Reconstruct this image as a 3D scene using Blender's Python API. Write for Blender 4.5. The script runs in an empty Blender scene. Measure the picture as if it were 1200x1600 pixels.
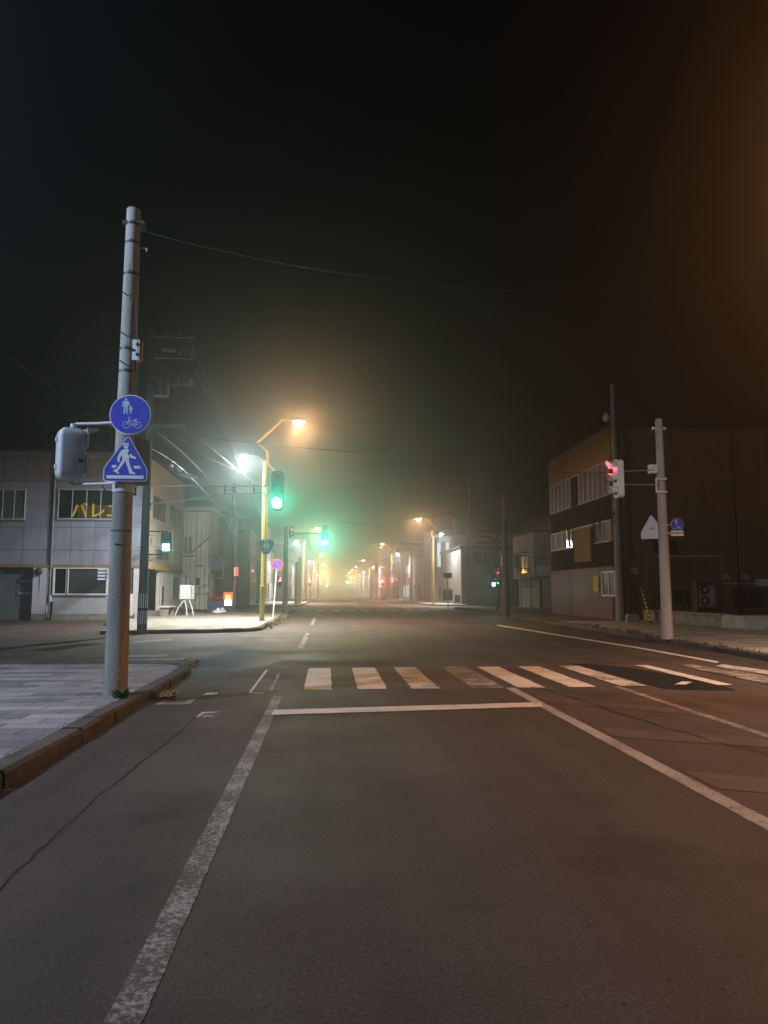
import bpy, math, random
from math import sin, cos, pi, radians, sqrt, atan
from mathutils import Vector, Matrix, Euler
random.seed(7)
S = bpy.context.scene
COL = S.collection

# ------------------------------------------------------------ camera
F, HV, VPU, CH = 1150.0, 924.0, 512.0, 1.5
PITCH = atan((HV-800)/F)
YAW = atan((600-VPU)*cos(PITCH)/F)
cam = bpy.data.cameras.new('camera'); camo = bpy.data.objects.new('camera', cam); COL.objects.link(camo)
cam.sensor_fit = 'VERTICAL'; cam.sensor_height = 36; cam.lens = 36*F/1600
cam.clip_start = 0.05; cam.clip_end = 2000
camo.location = (0, 0, CH)
camo.rotation_euler = Euler((pi/2+PITCH, 0, -YAW), 'XYZ')
S.camera = camo
_R = camo.rotation_euler.to_matrix()

def ray(u, v): return _R @ Vector(((u-600)/F, -(v-800)/F, -1))
def G(u, v, z=0.0):
    d = ray(u, v); t = (z-CH)/d.z; return Vector((d.x*t, d.y*t, z))
def D(u, v, Y):
    d = ray(u, v); t = Y/d.y; return Vector((d.x*t, Y, CH+d.z*t))
def PX(u, v, X):
    d = ray(u, v); t = X/d.x; return Vector((X, d.y*t, CH+d.z*t))

# ------------------------------------------------------------ world: night sky
W = bpy.data.worlds.new('World'); S.world = W; W.use_nodes = True
bg = W.node_tree.nodes['Background']; bg.inputs[0].default_value = (0.45, 0.5, 0.8, 1); bg.inputs[1].default_value = 0.0001
S.view_settings.view_transform = 'Standard'; S.view_settings.look = 'None'
S.view_settings.exposure = 0.0; S.view_settings.gamma = 1.0
cy = S.cycles
cy.use_denoising = True
try: cy.denoiser = 'OPENIMAGEDENOISE'; cy.denoising_input_passes = 'RGB_ALBEDO_NORMAL'; cy.denoising_prefilter = 'ACCURATE'
except Exception: pass
cy.use_light_tree = True; cy.max_bounces = 5; cy.diffuse_bounces = 2; cy.glossy_bounces = 3
cy.transmission_bounces = 3; cy.volume_bounces = 0; cy.sample_clamp_indirect = 2.0; cy.sample_clamp_direct = 0
cy.caustics_reflective = False; cy.caustics_refractive = False

SODIUM = (1.0, 0.54, 0.24); LED = (0.78, 0.95, 1.0); GREEN = (0.03, 1.0, 0.62); RED = (1.0, 0.05, 0.07); AMBER = (1.0, 0.5, 0.04)
P_SOD, P_LED = 10000.0, 9000.0
HAZE_D, HAZE_G = 0.0049, 0.87

# ------------------------------------------------------------ materials
MATS = {}
def _nt(name):
    m = bpy.data.materials.new(name); m.use_nodes = True
    nt = m.node_tree; return m, nt, nt.nodes, nt.links, nt.nodes['Principled BSDF']
def mat(name, col, rough=0.6, metal=0.0, var=0.25, scale=3.0, bump=0.15, bscale=40.0, spec=0.4, streak=False):
    if name in MATS: return MATS[name]
    m, nt, N, L, P = _nt(name)
    tc = N.new('ShaderNodeTexCoord'); mp = N.new('ShaderNodeMapping')
    L.new(tc.outputs['Object'], mp.inputs[0])
    if streak: mp.inputs['Scale'].default_value = (1, 1, 0.15)
    n = N.new('ShaderNodeTexNoise'); n.inputs['Scale'].default_value = scale; n.inputs['Detail'].default_value = 8; n.inputs['Roughness'].default_value = 0.65
    L.new(mp.outputs[0], n.inputs['Vector'])
    r = N.new('ShaderNodeMapRange'); r.inputs[1].default_value = 0.3; r.inputs[2].default_value = 0.7
    r.inputs[3].default_value = 1-var; r.inputs[4].default_value = 1+var*0.6
    L.new(n.outputs[0], r.inputs[0])
    mx = N.new('ShaderNodeVectorMath'); mx.operation = 'SCALE'; mx.inputs[0].default_value = col[:3]
    L.new(r.outputs[0], mx.inputs['Scale']); L.new(mx.outputs[0], P.inputs['Base Color'])
    P.inputs['Roughness'].default_value = rough; P.inputs['Metallic'].default_value = metal
    P.inputs['Specular IOR Level'].default_value = spec
    if bump:
        n2 = N.new('ShaderNodeTexNoise'); n2.inputs['Scale'].default_value = bscale; n2.inputs['Detail'].default_value = 5
        L.new(tc.outputs['Object'], n2.inputs['Vector'])
        b = N.new('ShaderNodeBump'); b.inputs['Strength'].default_value = bump; b.inputs['Distance'].default_value = 0.02
        L.new(n2.outputs[0], b.inputs['Height']); L.new(b.outputs[0], P.inputs['Normal'])
    MATS[name] = m; return m
def emit(name, col, s, base=(0.02, 0.02, 0.02)):
    if name in MATS: return MATS[name]
    m, nt, N, L, P = _nt(name)
    P.inputs['Base Color'].default_value = (*base, 1); P.inputs['Emission Color'].default_value = (*col, 1)
    P.inputs['Emission Strength'].default_value = s
    try: m.cycles.emission_sampling = 'NONE'
    except Exception: pass
    MATS[name] = m; return m
def _noise(N, L, vec, scale, detail=6, rough=0.6, dist=0.0):
    n = N.new('ShaderNodeTexNoise'); n.inputs['Scale'].default_value = scale; n.inputs['Detail'].default_value = detail
    n.inputs['Roughness'].default_value = rough; n.inputs['Distortion'].default_value = dist; L.new(vec, n.inputs['Vector']); return n.outputs[0]
def _range(N, L, v, a, b, c, d):
    r = N.new('ShaderNodeMapRange'); r.inputs[1].default_value = a; r.inputs[2].default_value = b; r.inputs[3].default_value = c; r.inputs[4].default_value = d
    L.new(v, r.inputs[0]); return r.outputs[0]
def _math(N, L, op, a, b):
    m = N.new('ShaderNodeMath'); m.operation = op
    for i, x in enumerate((a, b)):
        if isinstance(x, (int, float)): m.inputs[i].default_value = x
        else: L.new(x, m.inputs[i])
    return m.outputs[0]
def _mix(N, L, f, a, b):
    m = N.new('ShaderNodeMix'); m.data_type = 'RGBA'
    for i, x in ((0, f), (6, a), (7, b)):
        if isinstance(x, (int, float)): m.inputs[i].default_value = x
        elif isinstance(x, tuple): m.inputs[i].default_value = (*x[:3], 1)
        else: L.new(x, m.inputs[i])
    return m.outputs[2]
def asphalt_col(N, L, vec, base=0.05):
    fine = _noise(N, L, vec, 55, 4, 0.7); mid = _noise(N, L, vec, 1.6, 5, 0.6); big = _noise(N, L, vec, 0.22, 4, 0.6)
    mp = N.new('ShaderNodeMapping'); mp.inputs['Scale'].default_value = (1.6, 0.05, 1); L.new(vec, mp.inputs[0])
    lane = _noise(N, L, mp.outputs[0], 1.0, 3, 0.5)
    f = _math(N, L, 'MULTIPLY', _range(N, L, fine, 0.35, 0.7, 0.55, 1.6), _range(N, L, mid, 0.3, 0.7, 0.85, 1.15))
    f = _math(N, L, 'MULTIPLY', f, _range(N, L, big, 0.3, 0.7, 0.72, 1.28))
    f = _math(N, L, 'MULTIPLY', f, _range(N, L, lane, 0.3, 0.7, 0.76, 1.25))
    st = _noise(N, L, vec, 0.75, 7, 0.62, 0.6); f = _math(N, L, 'MULTIPLY', f, _range(N, L, st, 0.56, 0.66, 1.0, 0.68))
    v = N.new('ShaderNodeVectorMath'); v.operation = 'SCALE'; v.inputs[0].default_value = (base*1.2, base*0.97, base*0.86)
    L.new(f, v.inputs['Scale']); return v.outputs[0], fine
def asphalt(name='asphalt', base=0.050, rough=0.72):
    if name in MATS: return MATS[name]
    m, nt, N, L, P = _nt(name)
    tc = N.new('ShaderNodeTexCoord'); vec = tc.outputs['Object']
    c, fine = asphalt_col(N, L, vec, base)
    # pale aggregate chips
    vo = N.new('ShaderNodeTexVoronoi'); vo.inputs['Scale'].default_value = 38; L.new(vec, vo.inputs['Vector'])
    chip = _range(N, L, vo.outputs['Distance'], 0.10, 0.16, 1.0, 0.0)
    n3 = _noise(N, L, vec, 9, 3)
    chip = _math(N, L, 'MULTIPLY', chip, _range(N, L, n3, 0.50, 0.60, 0, 0.9))
    c2 = _mix(N, L, chip, c, (0.17, 0.16, 0.15))
    # small dark pits
    vo2 = N.new('ShaderNodeTexVoronoi'); vo2.inputs['Scale'].default_value = 6; L.new(vec, vo2.inputs['Vector'])
    pit = _range(N, L, vo2.outputs['Distance'], 0.05, 0.10, 0.8, 0.0)
    c3 = _mix(N, L, pit, c2, (0.012, 0.011, 0.010))
    L.new(c3, P.inputs['Base Color'])
    rr = _noise(N, L, vec, 0.5, 5); L.new(_range(N, L, rr, 0.3, 0.7, rough-0.12, rough+0.1), P.inputs['Roughness'])
    b = N.new('ShaderNodeBump'); b.inputs['Strength'].default_value = 0.5; b.inputs['Distance'].default_value = 0.008
    L.new(fine, b.inputs['Height']); L.new(b.outputs[0], P.inputs['Normal'])
    P.inputs['Specular IOR Level'].default_value = 0.3
    MATS[name] = m; return m
def paint(name, wear, col=(0.62, 0.60, 0.55), stretch=(1, 1, 1)):
    """Worn road paint: wear 0 = fresh, 1 = nearly gone."""
    if name in MATS: return MATS[name]
    m, nt, N, L, P = _nt(name)
    tc = N.new('ShaderNodeTexCoord'); vec = tc.outputs['Object']
    a, fine = asphalt_col(N, L, vec)
    mp = N.new('ShaderNodeMapping'); mp.inputs['Scale'].default_value = stretch; L.new(vec, mp.inputs[0])
    n1 = _noise(N, L, mp.outputs[0], 34, 7, 0.8); n2 = _noise(N, L, mp.outputs[0], 2.6, 6, 0.7)
    s = _math(N, L, 'ADD', _math(N, L, 'MULTIPLY', n1, 0.68), _math(N, L, 'MULTIPLY', n2, 0.32))
    t = 0.36+wear*0.27
    k = _range(N, L, s, t-0.035, t+0.045, 0, 1)
    cc = N.new('ShaderNodeVectorMath'); cc.operation = 'SCALE'; cc.inputs[0].default_value = col
    L.new(_range(N, L, n2, 0.3, 0.7, 0.75, 1.05), cc.inputs['Scale'])
    L.new(_mix(N, L, k, a, cc.outputs[0]), P.inputs['Base Color'])
    P.inputs['Roughness'].default_value = 0.65
    b = N.new('ShaderNodeBump'); b.inputs['Strength'].default_value = 0.4; b.inputs['Distance'].default_value = 0.006
    L.new(fine, b.inputs['Height']); L.new(b.outputs[0], P.inputs['Normal'])
    MATS[name] = m; return m
def brick(name, c1, c2, cm, w, h, mortar=0.01, axis='XY', rough=0.75, offset=0.5, bias=0.0, var=0.3, bump=0.4):
    if name in MATS: return MATS[name]
    m, nt, N, L, P = _nt(name)
    tc = N.new('ShaderNodeTexCoord'); vec = tc.outputs['Object']
    if axis == 'Z':
        sp = N.new('ShaderNodeSeparateXYZ'); L.new(vec, sp.inputs[0]); cb = N.new('ShaderNodeCombineXYZ')
        L.new(_math(N, L, 'ADD', sp.outputs[0], sp.outputs[1]), cb.inputs[0]); L.new(sp.outputs[2], cb.inputs[1]); bv = cb.outputs[0]
    else: bv = vec
    b = N.new('ShaderNodeTexBrick'); L.new(bv, b.inputs['Vector']); b.offset = offset
    b.inputs['Scale'].default_value = 1; b.inputs['Brick Width'].default_value = w; b.inputs['Row Height'].default_value = h
    b.inputs['Mortar Size'].default_value = mortar; b.inputs['Mortar Smooth'].default_value = 0.1; b.inputs['Bias'].default_value = bias
    b.inputs['Color1'].default_value = (*c1, 1); b.inputs['Color2'].default_value = (*c2, 1); b.inputs['Mortar'].default_value = (*cm, 1)
    mpn = N.new('ShaderNodeMapping'); L.new(vec, mpn.inputs[0])
    if axis == 'Z': mpn.inputs['Scale'].default_value = (1.6, 1.6, 0.16)
    n = _noise(N, L, mpn.outputs[0], 1.3, 8, 0.7); n2 = _noise(N, L, vec, 30, 4, 0.6)
    f = _math(N, L, 'MULTIPLY', _range(N, L, n, 0.3, 0.7, 1-var, 1+var*0.5), _range(N, L, n2, 0.3, 0.7, 0.85, 1.12))
    v = N.new('ShaderNodeVectorMath'); v.operation = 'SCALE'; L.new(b.outputs['Color'], v.inputs[0]); L.new(f, v.inputs['Scale'])
    L.new(v.outputs[0], P.inputs['Base Color']); P.inputs['Roughness'].default_value = rough
    P.inputs['Specular IOR Level'].default_value = 0.3
    bp = N.new('ShaderNodeBump'); bp.inputs['Strength'].default_value = bump; bp.inputs['Distance'].default_value = 0.01
    L.new(_math(N, L, 'ADD', _math(N, L, 'MULTIPLY', b.outputs['Fac'], -1.0), _math(N, L, 'MULTIPLY', n2, 0.3)), bp.inputs['Height'])
    L.new(bp.outputs[0], P.inputs['Normal'])
    MATS[name] = m; return m

M_conc = mat('pole_concrete', (0.32, 0.31, 0.29), 0.85, var=0.5, scale=3.5, bump=0.6, bscale=35, streak=True)
M_conc2 = mat('rough_concrete', (0.26, 0.25, 0.22), 0.9, var=0.5, scale=2.0, bump=0.4, bscale=25)
M_dpole = mat('dark_pole', (0.075, 0.055, 0.045), 0.8, var=0.3, streak=True)
M_kerb = mat('kerb_stone', (0.095, 0.088, 0.08), 0.85, var=0.45, scale=3, bump=0.5, bscale=30)
M_ypole = mat('olive_yellow_paint', (0.36, 0.33, 0.09), 0.5, var=0.2, streak=True)
M_yarm = mat('ochre_paint', (0.62, 0.38, 0.05), 0.45, var=0.15)
M_galv = mat('galvanised_steel', (0.42, 0.43, 0.45), 0.45, metal=0.6, var=0.2)
M_grey = mat('grey_housing_paint', (0.50, 0.51, 0.54), 0.45, var=0.12, scale=6, bump=0.05)
M_dgrey = mat('dark_housing', (0.05, 0.055, 0.06), 0.5, var=0.2)
M_black = mat('black_rubber', (0.015, 0.015, 0.016), 0.6, var=0.2)
M_white = mat('white_enamel', (0.66, 0.67, 0.68), 0.4, var=0.1, bump=0.03)
M_wframe = mat('window_frame_alloy', (0.48, 0.50, 0.53), 0.4, var=0.1, bump=0)
M_dframe = mat('bronze_window_frame', (0.06, 0.055, 0.05), 0.45, var=0.1, bump=0)
M_glass = mat('dark_glass', (0.012, 0.014, 0.018), 0.08, var=0.3, bump=0, spec=0.8)
M_glassc = mat('glass_with_curtain', (0.10, 0.11, 0.11), 0.2, var=0.5, scale=4, bump=0, spec=0.7, streak=True)
M_blue = mat('sign_blue', (0.02, 0.03, 0.48), 0.5, var=0.06, bump=0, spec=0.5)
M_blue2 = mat('route_sign_blue', (0.03, 0.07, 0.30), 0.35, var=0.08, bump=0)
M_signw = mat('sign_white', (0.72, 0.73, 0.74), 0.3, var=0.06, bump=0)
M_signr = mat('sign_red', (0.55, 0.03, 0.03), 0.35, var=0.05, bump=0)
M_back = mat('sign_back_alloy', (0.5, 0.5, 0.5), 0.5, metal=0.3, var=0.15)
M_wire = mat('cable_sheath', (0.012, 0.012, 0.013), 0.45, var=0.1, bump=0)
M_yel = mat('yellow_letters', (0.70, 0.55, 0.02), 0.5, var=0.15, bump=0)
M_weed = mat('weed_leaf', (0.07, 0.10, 0.03), 0.6, var=0.4, scale=12, bump=0)
M_dry = mat('dry_grass', (0.28, 0.22, 0.08), 0.8, var=0.4, scale=12, bump=0)

# ------------------------------------------------------------ mesh builder
class MB:
    def __init__(s): s.v = []; s.f = []; s.sm = []
    def _add(s, vs, fs, smooth=False):
        o = len(s.v); s.v += [tuple(p) for p in vs]; s.f += [tuple(i+o for i in f) for f in fs]; s.sm += [smooth]*len(fs); return s
    def box(s, x0, x1, y0, y1, z0, z1):
        if x0 > x1: x0, x1 = x1, x0
        if y0 > y1: y0, y1 = y1, y0
        if z0 > z1: z0, z1 = z1, z0
        return s._add([(x0,y0,z0),(x1,y0,z0),(x1,y1,z0),(x0,y1,z0),(x0,y0,z1),(x1,y0,z1),(x1,y1,z1),(x0,y1,z1)],
                      [(0,3,2,1),(4,5,6,7),(0,1,5,4),(1,2,6,5),(2,3,7,6),(3,0,4,7)])
    def cbox(s, c, size, rot=None):
        b = MB().box(-size[0]/2, size[0]/2, -size[1]/2, size[1]/2, -size[2]/2, size[2]/2)
        R = Euler(rot).to_matrix() if rot else Matrix.Identity(3)
        return s._add([R @ Vector(p)+Vector(c) for p in b.v], b.f)
    def tube(s, pts, r, n=8, cap=True):
        pts = [Vector(p) for p in pts]; rs = r if isinstance(r, (list, tuple)) else [r]*len(pts)
        vs = []; k = len(pts)
        prev = None
        for i, p in enumerate(pts):
            t = (pts[min(i+1, k-1)]-pts[max(i-1, 0)]).normalized()
            if prev is None:
                a = Vector((1, 0, 0)) if abs(t.x) < 0.9 else Vector((0, 0, 1)); a = (a-t*a.dot(t)).normalized()
            else: a = (prev-t*prev.dot(t)).normalized()
            prev = a; b = t.cross(a)
            for j in range(n):
                q = 2*pi*j/n; vs.append(p+(a*cos(q)+b*sin(q))*rs[i])
        fs = []
        for i in range(k-1):
            for j in range(n):
                j2 = (j+1) % n; fs.append((i*n+j, i*n+j2, (i+1)*n+j2, (i+1)*n+j))
        s._add(vs, fs, True)
        if cap: s._add(vs[:n], [tuple(range(n-1, -1, -1))]); s._add(vs[-n:], [tuple(range(n))])
        return s
    def prism(s, poly, d0, d1, plane='XY'):
        """polygon extruded along the third axis"""
        def m(p, d): return (p[0], p[1], d) if plane == 'XY' else ((p[0], d, p[1]) if plane == 'XZ' else (d, p[0], p[1]))
        n = len(poly); vs = [m(p, d0) for p in poly]+[m(p, d1) for p in poly]
        fs = [tuple(range(n-1, -1, -1)), tuple(range(n, 2*n))]+[(i, (i+1) % n, n+(i+1) % n, n+i) for i in range(n)]
        return s._add(vs, fs)
    def disc(s, c, r, d0, d1, n=40, plane='XZ', ry=None):
        ry = ry or r
        return s.prism([(c[0]+r*cos(2*pi*i/n), c[1]+ry*sin(2*pi*i/n)) for i in range(n)], d0, d1, plane)
    def ring(s, c, r0, r1, d0, d1, n=40):
        for i in range(n):
            a, b = 2*pi*i/n, 2*pi*(i+1)/n
            s.prism([(c[0]+r0*cos(a), c[1]+r0*sin(a)), (c[0]+r1*cos(a), c[1]+r1*sin(a)), (c[0]+r1*cos(b), c[1]+r1*sin(b)), (c[0]+r0*cos(b), c[1]+r0*sin(b))], d0, d1, 'XZ')
        return s
    def ell(s, c, rx, ry, rz, n=20, m=12, z0=-1.0, z1=1.0):
        vs = []; fs = []
        for i in range(m+1):
            z = z0+(z1-z0)*(0.5-0.5*cos(pi*i/m)); k = sqrt(max(0, 1-z*z))
            for j in range(n): vs.append((c[0]+rx*k*cos(2*pi*j/n), c[1]+ry*k*sin(2*pi*j/n), c[2]+rz*z))
        for i in range(m):
            for j in range(n): fs.append((i*n+j, i*n+(j+1) % n, (i+1)*n+(j+1) % n, (i+1)*n+j))
        s._add(vs, fs, True); return s
    def rot(s, R):
        s.v = [tuple(R @ Vector(p)) for p in s.v]; return s
    def move(s, d):
        s.v = [tuple(Vector(p)+Vector(d)) for p in s.v]; return s
    def build(s, name, m, parent=None, off=None, loc=None):
        me = bpy.data.meshes.new(name)
        vs = s.v
        if off is not None: vs = [(a-off[0], b-off[1], c-off[2]) for a, b, c in vs]
        me.from_pydata(vs, [], s.f); me.update()
        me.polygons.foreach_set('use_smooth', s.sm)
        me.materials.append(m)
        o = bpy.data.objects.new(name, me); COL.objects.link(o)
        if parent is not None: o.parent = parent
        if loc is not None: o.location = loc
        return o
def rrect(x0, x1, z0, z1, r, n=5):
    P = []
    for cx, cz, a in ((x1-r, z1-r, 0), (x0+r, z1-r, pi/2), (x0+r, z0+r, pi), (x1-r, z0+r, 1.5*pi)):
        for i in range(n+1): P.append((cx+r*cos(a+pi/2*i/n), cz+r*sin(a+pi/2*i/n)))
    return P
def text_mb(body, size, depth=0.01, face='-Y', bold=0.0):
    c = bpy.data.curves.new('t', 'FONT'); c.body = body; c.size = size; c.extrude = depth/2; c.align_x = 'CENTER'; c.align_y = 'CENTER'
    c.offset = bold; c.resolution_u = 3
    o = bpy.data.objects.new('t', c); COL.objects.link(o)
    dg = bpy.context.evaluated_depsgraph_get(); dg.update()
    me = bpy.data.meshes.new_from_object(o.evaluated_get(dg))
    mb = MB()
    R = Matrix.Rotation(pi/2, 3, 'X')
    if face == '+X': R = Matrix.Rotation(pi/2, 3, 'Z') @ R
    if face == '-X': R = Matrix.Rotation(-pi/2, 3, 'Z') @ R
    mb._add([R @ v.co for v in me.vertices], [tuple(p.vertices) for p in me.polygons])
    COL.objects.unlink(o); bpy.data.objects.remove(o); bpy.data.meshes.remove(me)
    return mb

def tag(o, label=None, cat=None, group=None, kind=None):
    if label: o['label'] = label
    if cat: o['category'] = cat
    if group: o['group'] = group
    if kind: o['kind'] = kind
    return o
def thing(name, label, cat, loc=(0, 0, 0), rz=0.0, group=None):
    o = bpy.data.objects.new(name, None); COL.objects.link(o); o.location = loc; o.rotation_euler = (0, 0, rz)
    o.empty_display_size = 0.3
    return tag(o, label, cat, group)
def kids(o): return [c for c in bpy.data.objects if c.parent == o]
def copy_tree(o, loc=None, label=None, parent=None, top=True):
    c = o.copy(); COL.objects.link(c)
    if parent is not None: c.parent = parent
    if loc is not None: c.location = loc
    if label: c['label'] = label
    for ch in kids(o): copy_tree(ch, parent=c)
    return c
def spot(parent, loc, col, power, angle=150, aim=(0, 0, -1), radius=0.12, blend=0.6):
    l = bpy.data.lights.new('bulb', 'SPOT'); l.color = col; l.energy = power; l.spot_size = radians(angle); l.spot_blend = blend
    l.shadow_soft_size = radius
    o = bpy.data.objects.new('bulb', l); COL.objects.link(o); o.parent = parent; o.location = loc
    o.rotation_euler = Vector(aim).to_track_quat('-Z', 'Y').to_euler(); return o
def struct(mb, name, m): return tag(mb.build(name, m), kind='structure')

# ------------------------------------------------------------ ground, road, pavements
struct(MB()._add([(-200, -60, -0.03), (200, -60, -0.03), (200, 560, -0.03), (-200, 560, -0.03)], [(0, 1, 2, 3)]), 'ground', asphalt('lot_asphalt', 0.05))
struct(MB()._add([(-45, -30, 0), (45, -30, 0), (45, 550, 0), (-45, 550, 0)], [(0, 1, 2, 3)]), 'road', asphalt())
M_tile = brick('paving_blocks', (0.42, 0.41, 0.41), (0.20, 0.195, 0.20), (0.09, 0.07, 0.065), 0.60, 0.30, 0.008, var=0.35)
M_tile2 = brick('paving_slabs_worn', (0.42, 0.42, 0.38), (0.26, 0.26, 0.22), (0.08, 0.085, 0.06), 0.9, 0.45, 0.02, var=0.5)
M_tile3 = brick('paving_small_brown_shaded', (0.16, 0.12, 0.10), (0.11, 0.085, 0.07), (0.05, 0.045, 0.04), 0.4, 0.2, 0.01, var=0.4)
def arc(cx, cy, r, a0, a1, n=6): return [(cx+r*cos(radians(a0+(a1-a0)*i/n)), cy+r*sin(radians(a0+(a1-a0)*i/n))) for i in range(n+1)]
def offset_line(pts, d):
    out = []
    for i, p in enumerate(pts):
        a = Vector(pts[max(i-1, 0)]); b = Vector(pts[min(i+1, len(pts)-1)]); t = (b-a).normalized()
        out.append((p[0]-t.y*d, p[1]+t.x*d))
    return out
def pavement(edge, back, m, H=0.14, kw=0.20):
    """edge: kerb polyline (road on its right when walking along it), back: closing points"""
    inner = offset_line(edge, kw)
    n = len(edge)
    pv = MB().prism(inner+back, 0.0, H-0.006)
    struct(pv, 'pavement', m)
    kb = MB()
    # individual kerb stones along the edge
    for i in range(n-1):
        a, b, c, d = Vector(edge[i]), Vector(edge[i+1]), Vector(inner[i+1]), Vector(inner[i])
        L = (b-a).length; k = max(1, int(round(L/0.62)))
        for j in range(k):
            t0, t1 = j/k, (j+1)/k-0.022/max(L/k, 0.1)/k
            p = [a.lerp(b, t0), a.lerp(b, t1), d.lerp(c, t1), d.lerp(c, t0)]
            h = H+random.uniform(-0.009, 0.009); w = random.uniform(-0.014, 0.012)
            nrm = (a-d).normalized()
            lo0, lo1 = p[0]+nrm*w, p[1]+nrm*w
            hi0, hi1 = p[0]-nrm*0.025, p[1]-nrm*0.025
            vs = [(lo0.x, lo0.y, -0.01), (lo1.x, lo1.y, -0.01), (lo1.x, lo1.y, h-0.03), (lo0.x, lo0.y, h-0.03), (hi0.x, hi0.y, h), (hi1.x, hi1.y, h), (p[2].x, p[2].y, h), (p[3].x, p[3].y, h), (p[2].x, p[2].y, -0.01), (p[3].x, p[3].y, -0.01)]
            kb._add(vs, [(0, 1, 2, 3), (3, 2, 5, 4), (4, 5, 6, 7), (7, 6, 8, 9), (0, 3, 4, 7, 9), (1, 8, 6, 5, 2)])
    struct(kb, 'kerb', M_kerb)
# near left corner
e = [(-2.45, -14), (-2.45, 0), (-2.45, 6), (-2.45, 12.6)]+arc(-3.6, 13.6, 1.15, 10, 80, 6)+[(-5.5, 14.75), (-30, 14.4)]
pavement(e, [(-30, -14)], M_tile)
# far left block, between the two side streets
e = [(-7.9, 26.6), (-4.6, 27.2)]+arc(-4.2, 29.2, 1.7, -75, 0, 6)+[(-2.5, 31), (-2.5, 45), (-2.5, 57)]+arc(-5.0, 57, 2.5, 10, 90, 5)+[(-30, 59.5)]
pavement(e, [(-30, 56), (-9.9, 56), (-9.9, 34.0), (-7.9, 30)], M_tile2)
e = [(-30, 73), (-6, 73)]+arc(-5.0, 75.5, 2.5, -80, 0, 5)+[(-2.5, 100), (-2.5, 107), (-4, 108.5), (-30, 109)]
pavement(e, [(-30, 90)], M_tile2)
e = [(-30, 120), (-6, 120)]+arc(-5.0, 122.5, 2.5, -80, 0, 5)+[(-2.5, 200), (-2.5, 330), (-2.5, 500)]
pavement(e, [(-30, 500)], M_tile2)
# right side
RK = [(9.3, -14), (9.35, 8), (9.45, 15), (9.9, 22), (10.3, 31), (10.6, 44), (10.8, 56), (10.9, 63)]
e = list(reversed(RK)); e = [(30, 66.5), (13, 66.5), (11.8, 66), (11.1, 64.8)]+e
pavement(e, [(30, -14)], M_tile2)
e = [(10.6, 500), (10.6, 300), (10.6, 128), (11.5, 126), (30, 125.5)]
pavement(e, [(30, 500)], M_tile2)
e = [(30, 110), (13, 110), (11.2, 108.5), (10.7, 106), (10.7, 80), (11.2, 77.5), (13, 76), (30, 75.5)]
pavement(e, [], M_tile2)
# brown paving before the brown building, its shade put into the colour
struct(MB().prism([(10.75, 34), (13.7, 34), (14.2, 47), (11.0, 47)], 0.1351, 0.1385), 'pavement', M_tile3)

# ---- road markings (sheets 4 mm above the road)
def rag(pts, n=6, amp=0.035):
    out = []
    for i in range(len(pts)):
        a, b = Vector(pts[i]), Vector(pts[(i+1) % len(pts)])
        m = max(1, int((b-a).length/n)) if n < 1 else n
        for j in range(m):
            q = a.lerp(b, j/m); out.append((q.x+random.uniform(-amp, amp), q.y+random.uniform(-amp, amp)))
    return out
def sheet(polys, name, m, z=0.004):
    mb = MB()
    for p in polys: mb._add([(a[0], a[1], z) for a in p], [tuple(range(len(p)))])
    return struct(mb, name, m)
def rect(x0, x1, y0, y1): return [(x0, y0), (x1, y0), (x1, y1), (x0, y1)]
PA, PB, PC, PD = paint('paint_fair', 0.15), paint('paint_worn', 0.42), paint('paint_faded', 0.62), paint('paint_ghost', 0.88, (0.4, 0.38, 0.34))
def gp(*pts): return [tuple(G(u, v))[:2] for u, v in pts]
CWY0, CWY1 = 11.65, 14.75
sheet([rag(rect(-0.70-0.066, -0.70+0.066, -8, 10.9), 0.035, 0.0045)], 'lane_line', paint('paint_lane_left', 0.58, (0.34, 0.33, 0.31)))
sheet([rag(rect(2.85-0.075, 2.85+0.075, -8, 11.55), 0.035, 0.0045)], 'lane_line', paint('paint_lane_right', 0.34, (0.36, 0.35, 0.32)))
sheet([rag(rect(4.58-0.06, 4.58+0.06, -8, 11.6), 0.035, 0.0045)], 'lane_line', paint('paint_lane_outer', 0.5, (0.34, 0.33, 0.30)))
sheet([rag(gp((424, 1118), (848, 1105), (846, 1098), (428, 1110)), 0.12, 0.012)], 'stop_line', PA, 0.008)
for u, w, m in ((483, 0.43, PA), (549, 0.45, PA), (614, 0.43, PB), (689, 0.50, PC), (745, 0.43, PA), (810, 0.43, PA), (874, 0.43, PB), (1000, 0.25, PA), (1068, 0.4, PC)):
    x = G(u, 1042).x; sheet([rag(rect(x, x+w, CWY0-0.1, CWY1), 0.15, 0.012)], 'crosswalk', m, 0.012 if u > 860 else 0.004)
sheet([gp((1118, 1041), (1200, 1054), (1200, 1048), (1130, 1038))], 'crosswalk', PB)
sheet([gp((1130, 1052), (1200, 1064), (1200, 1058), (1150, 1048))], 'crosswalk', PC)
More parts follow.
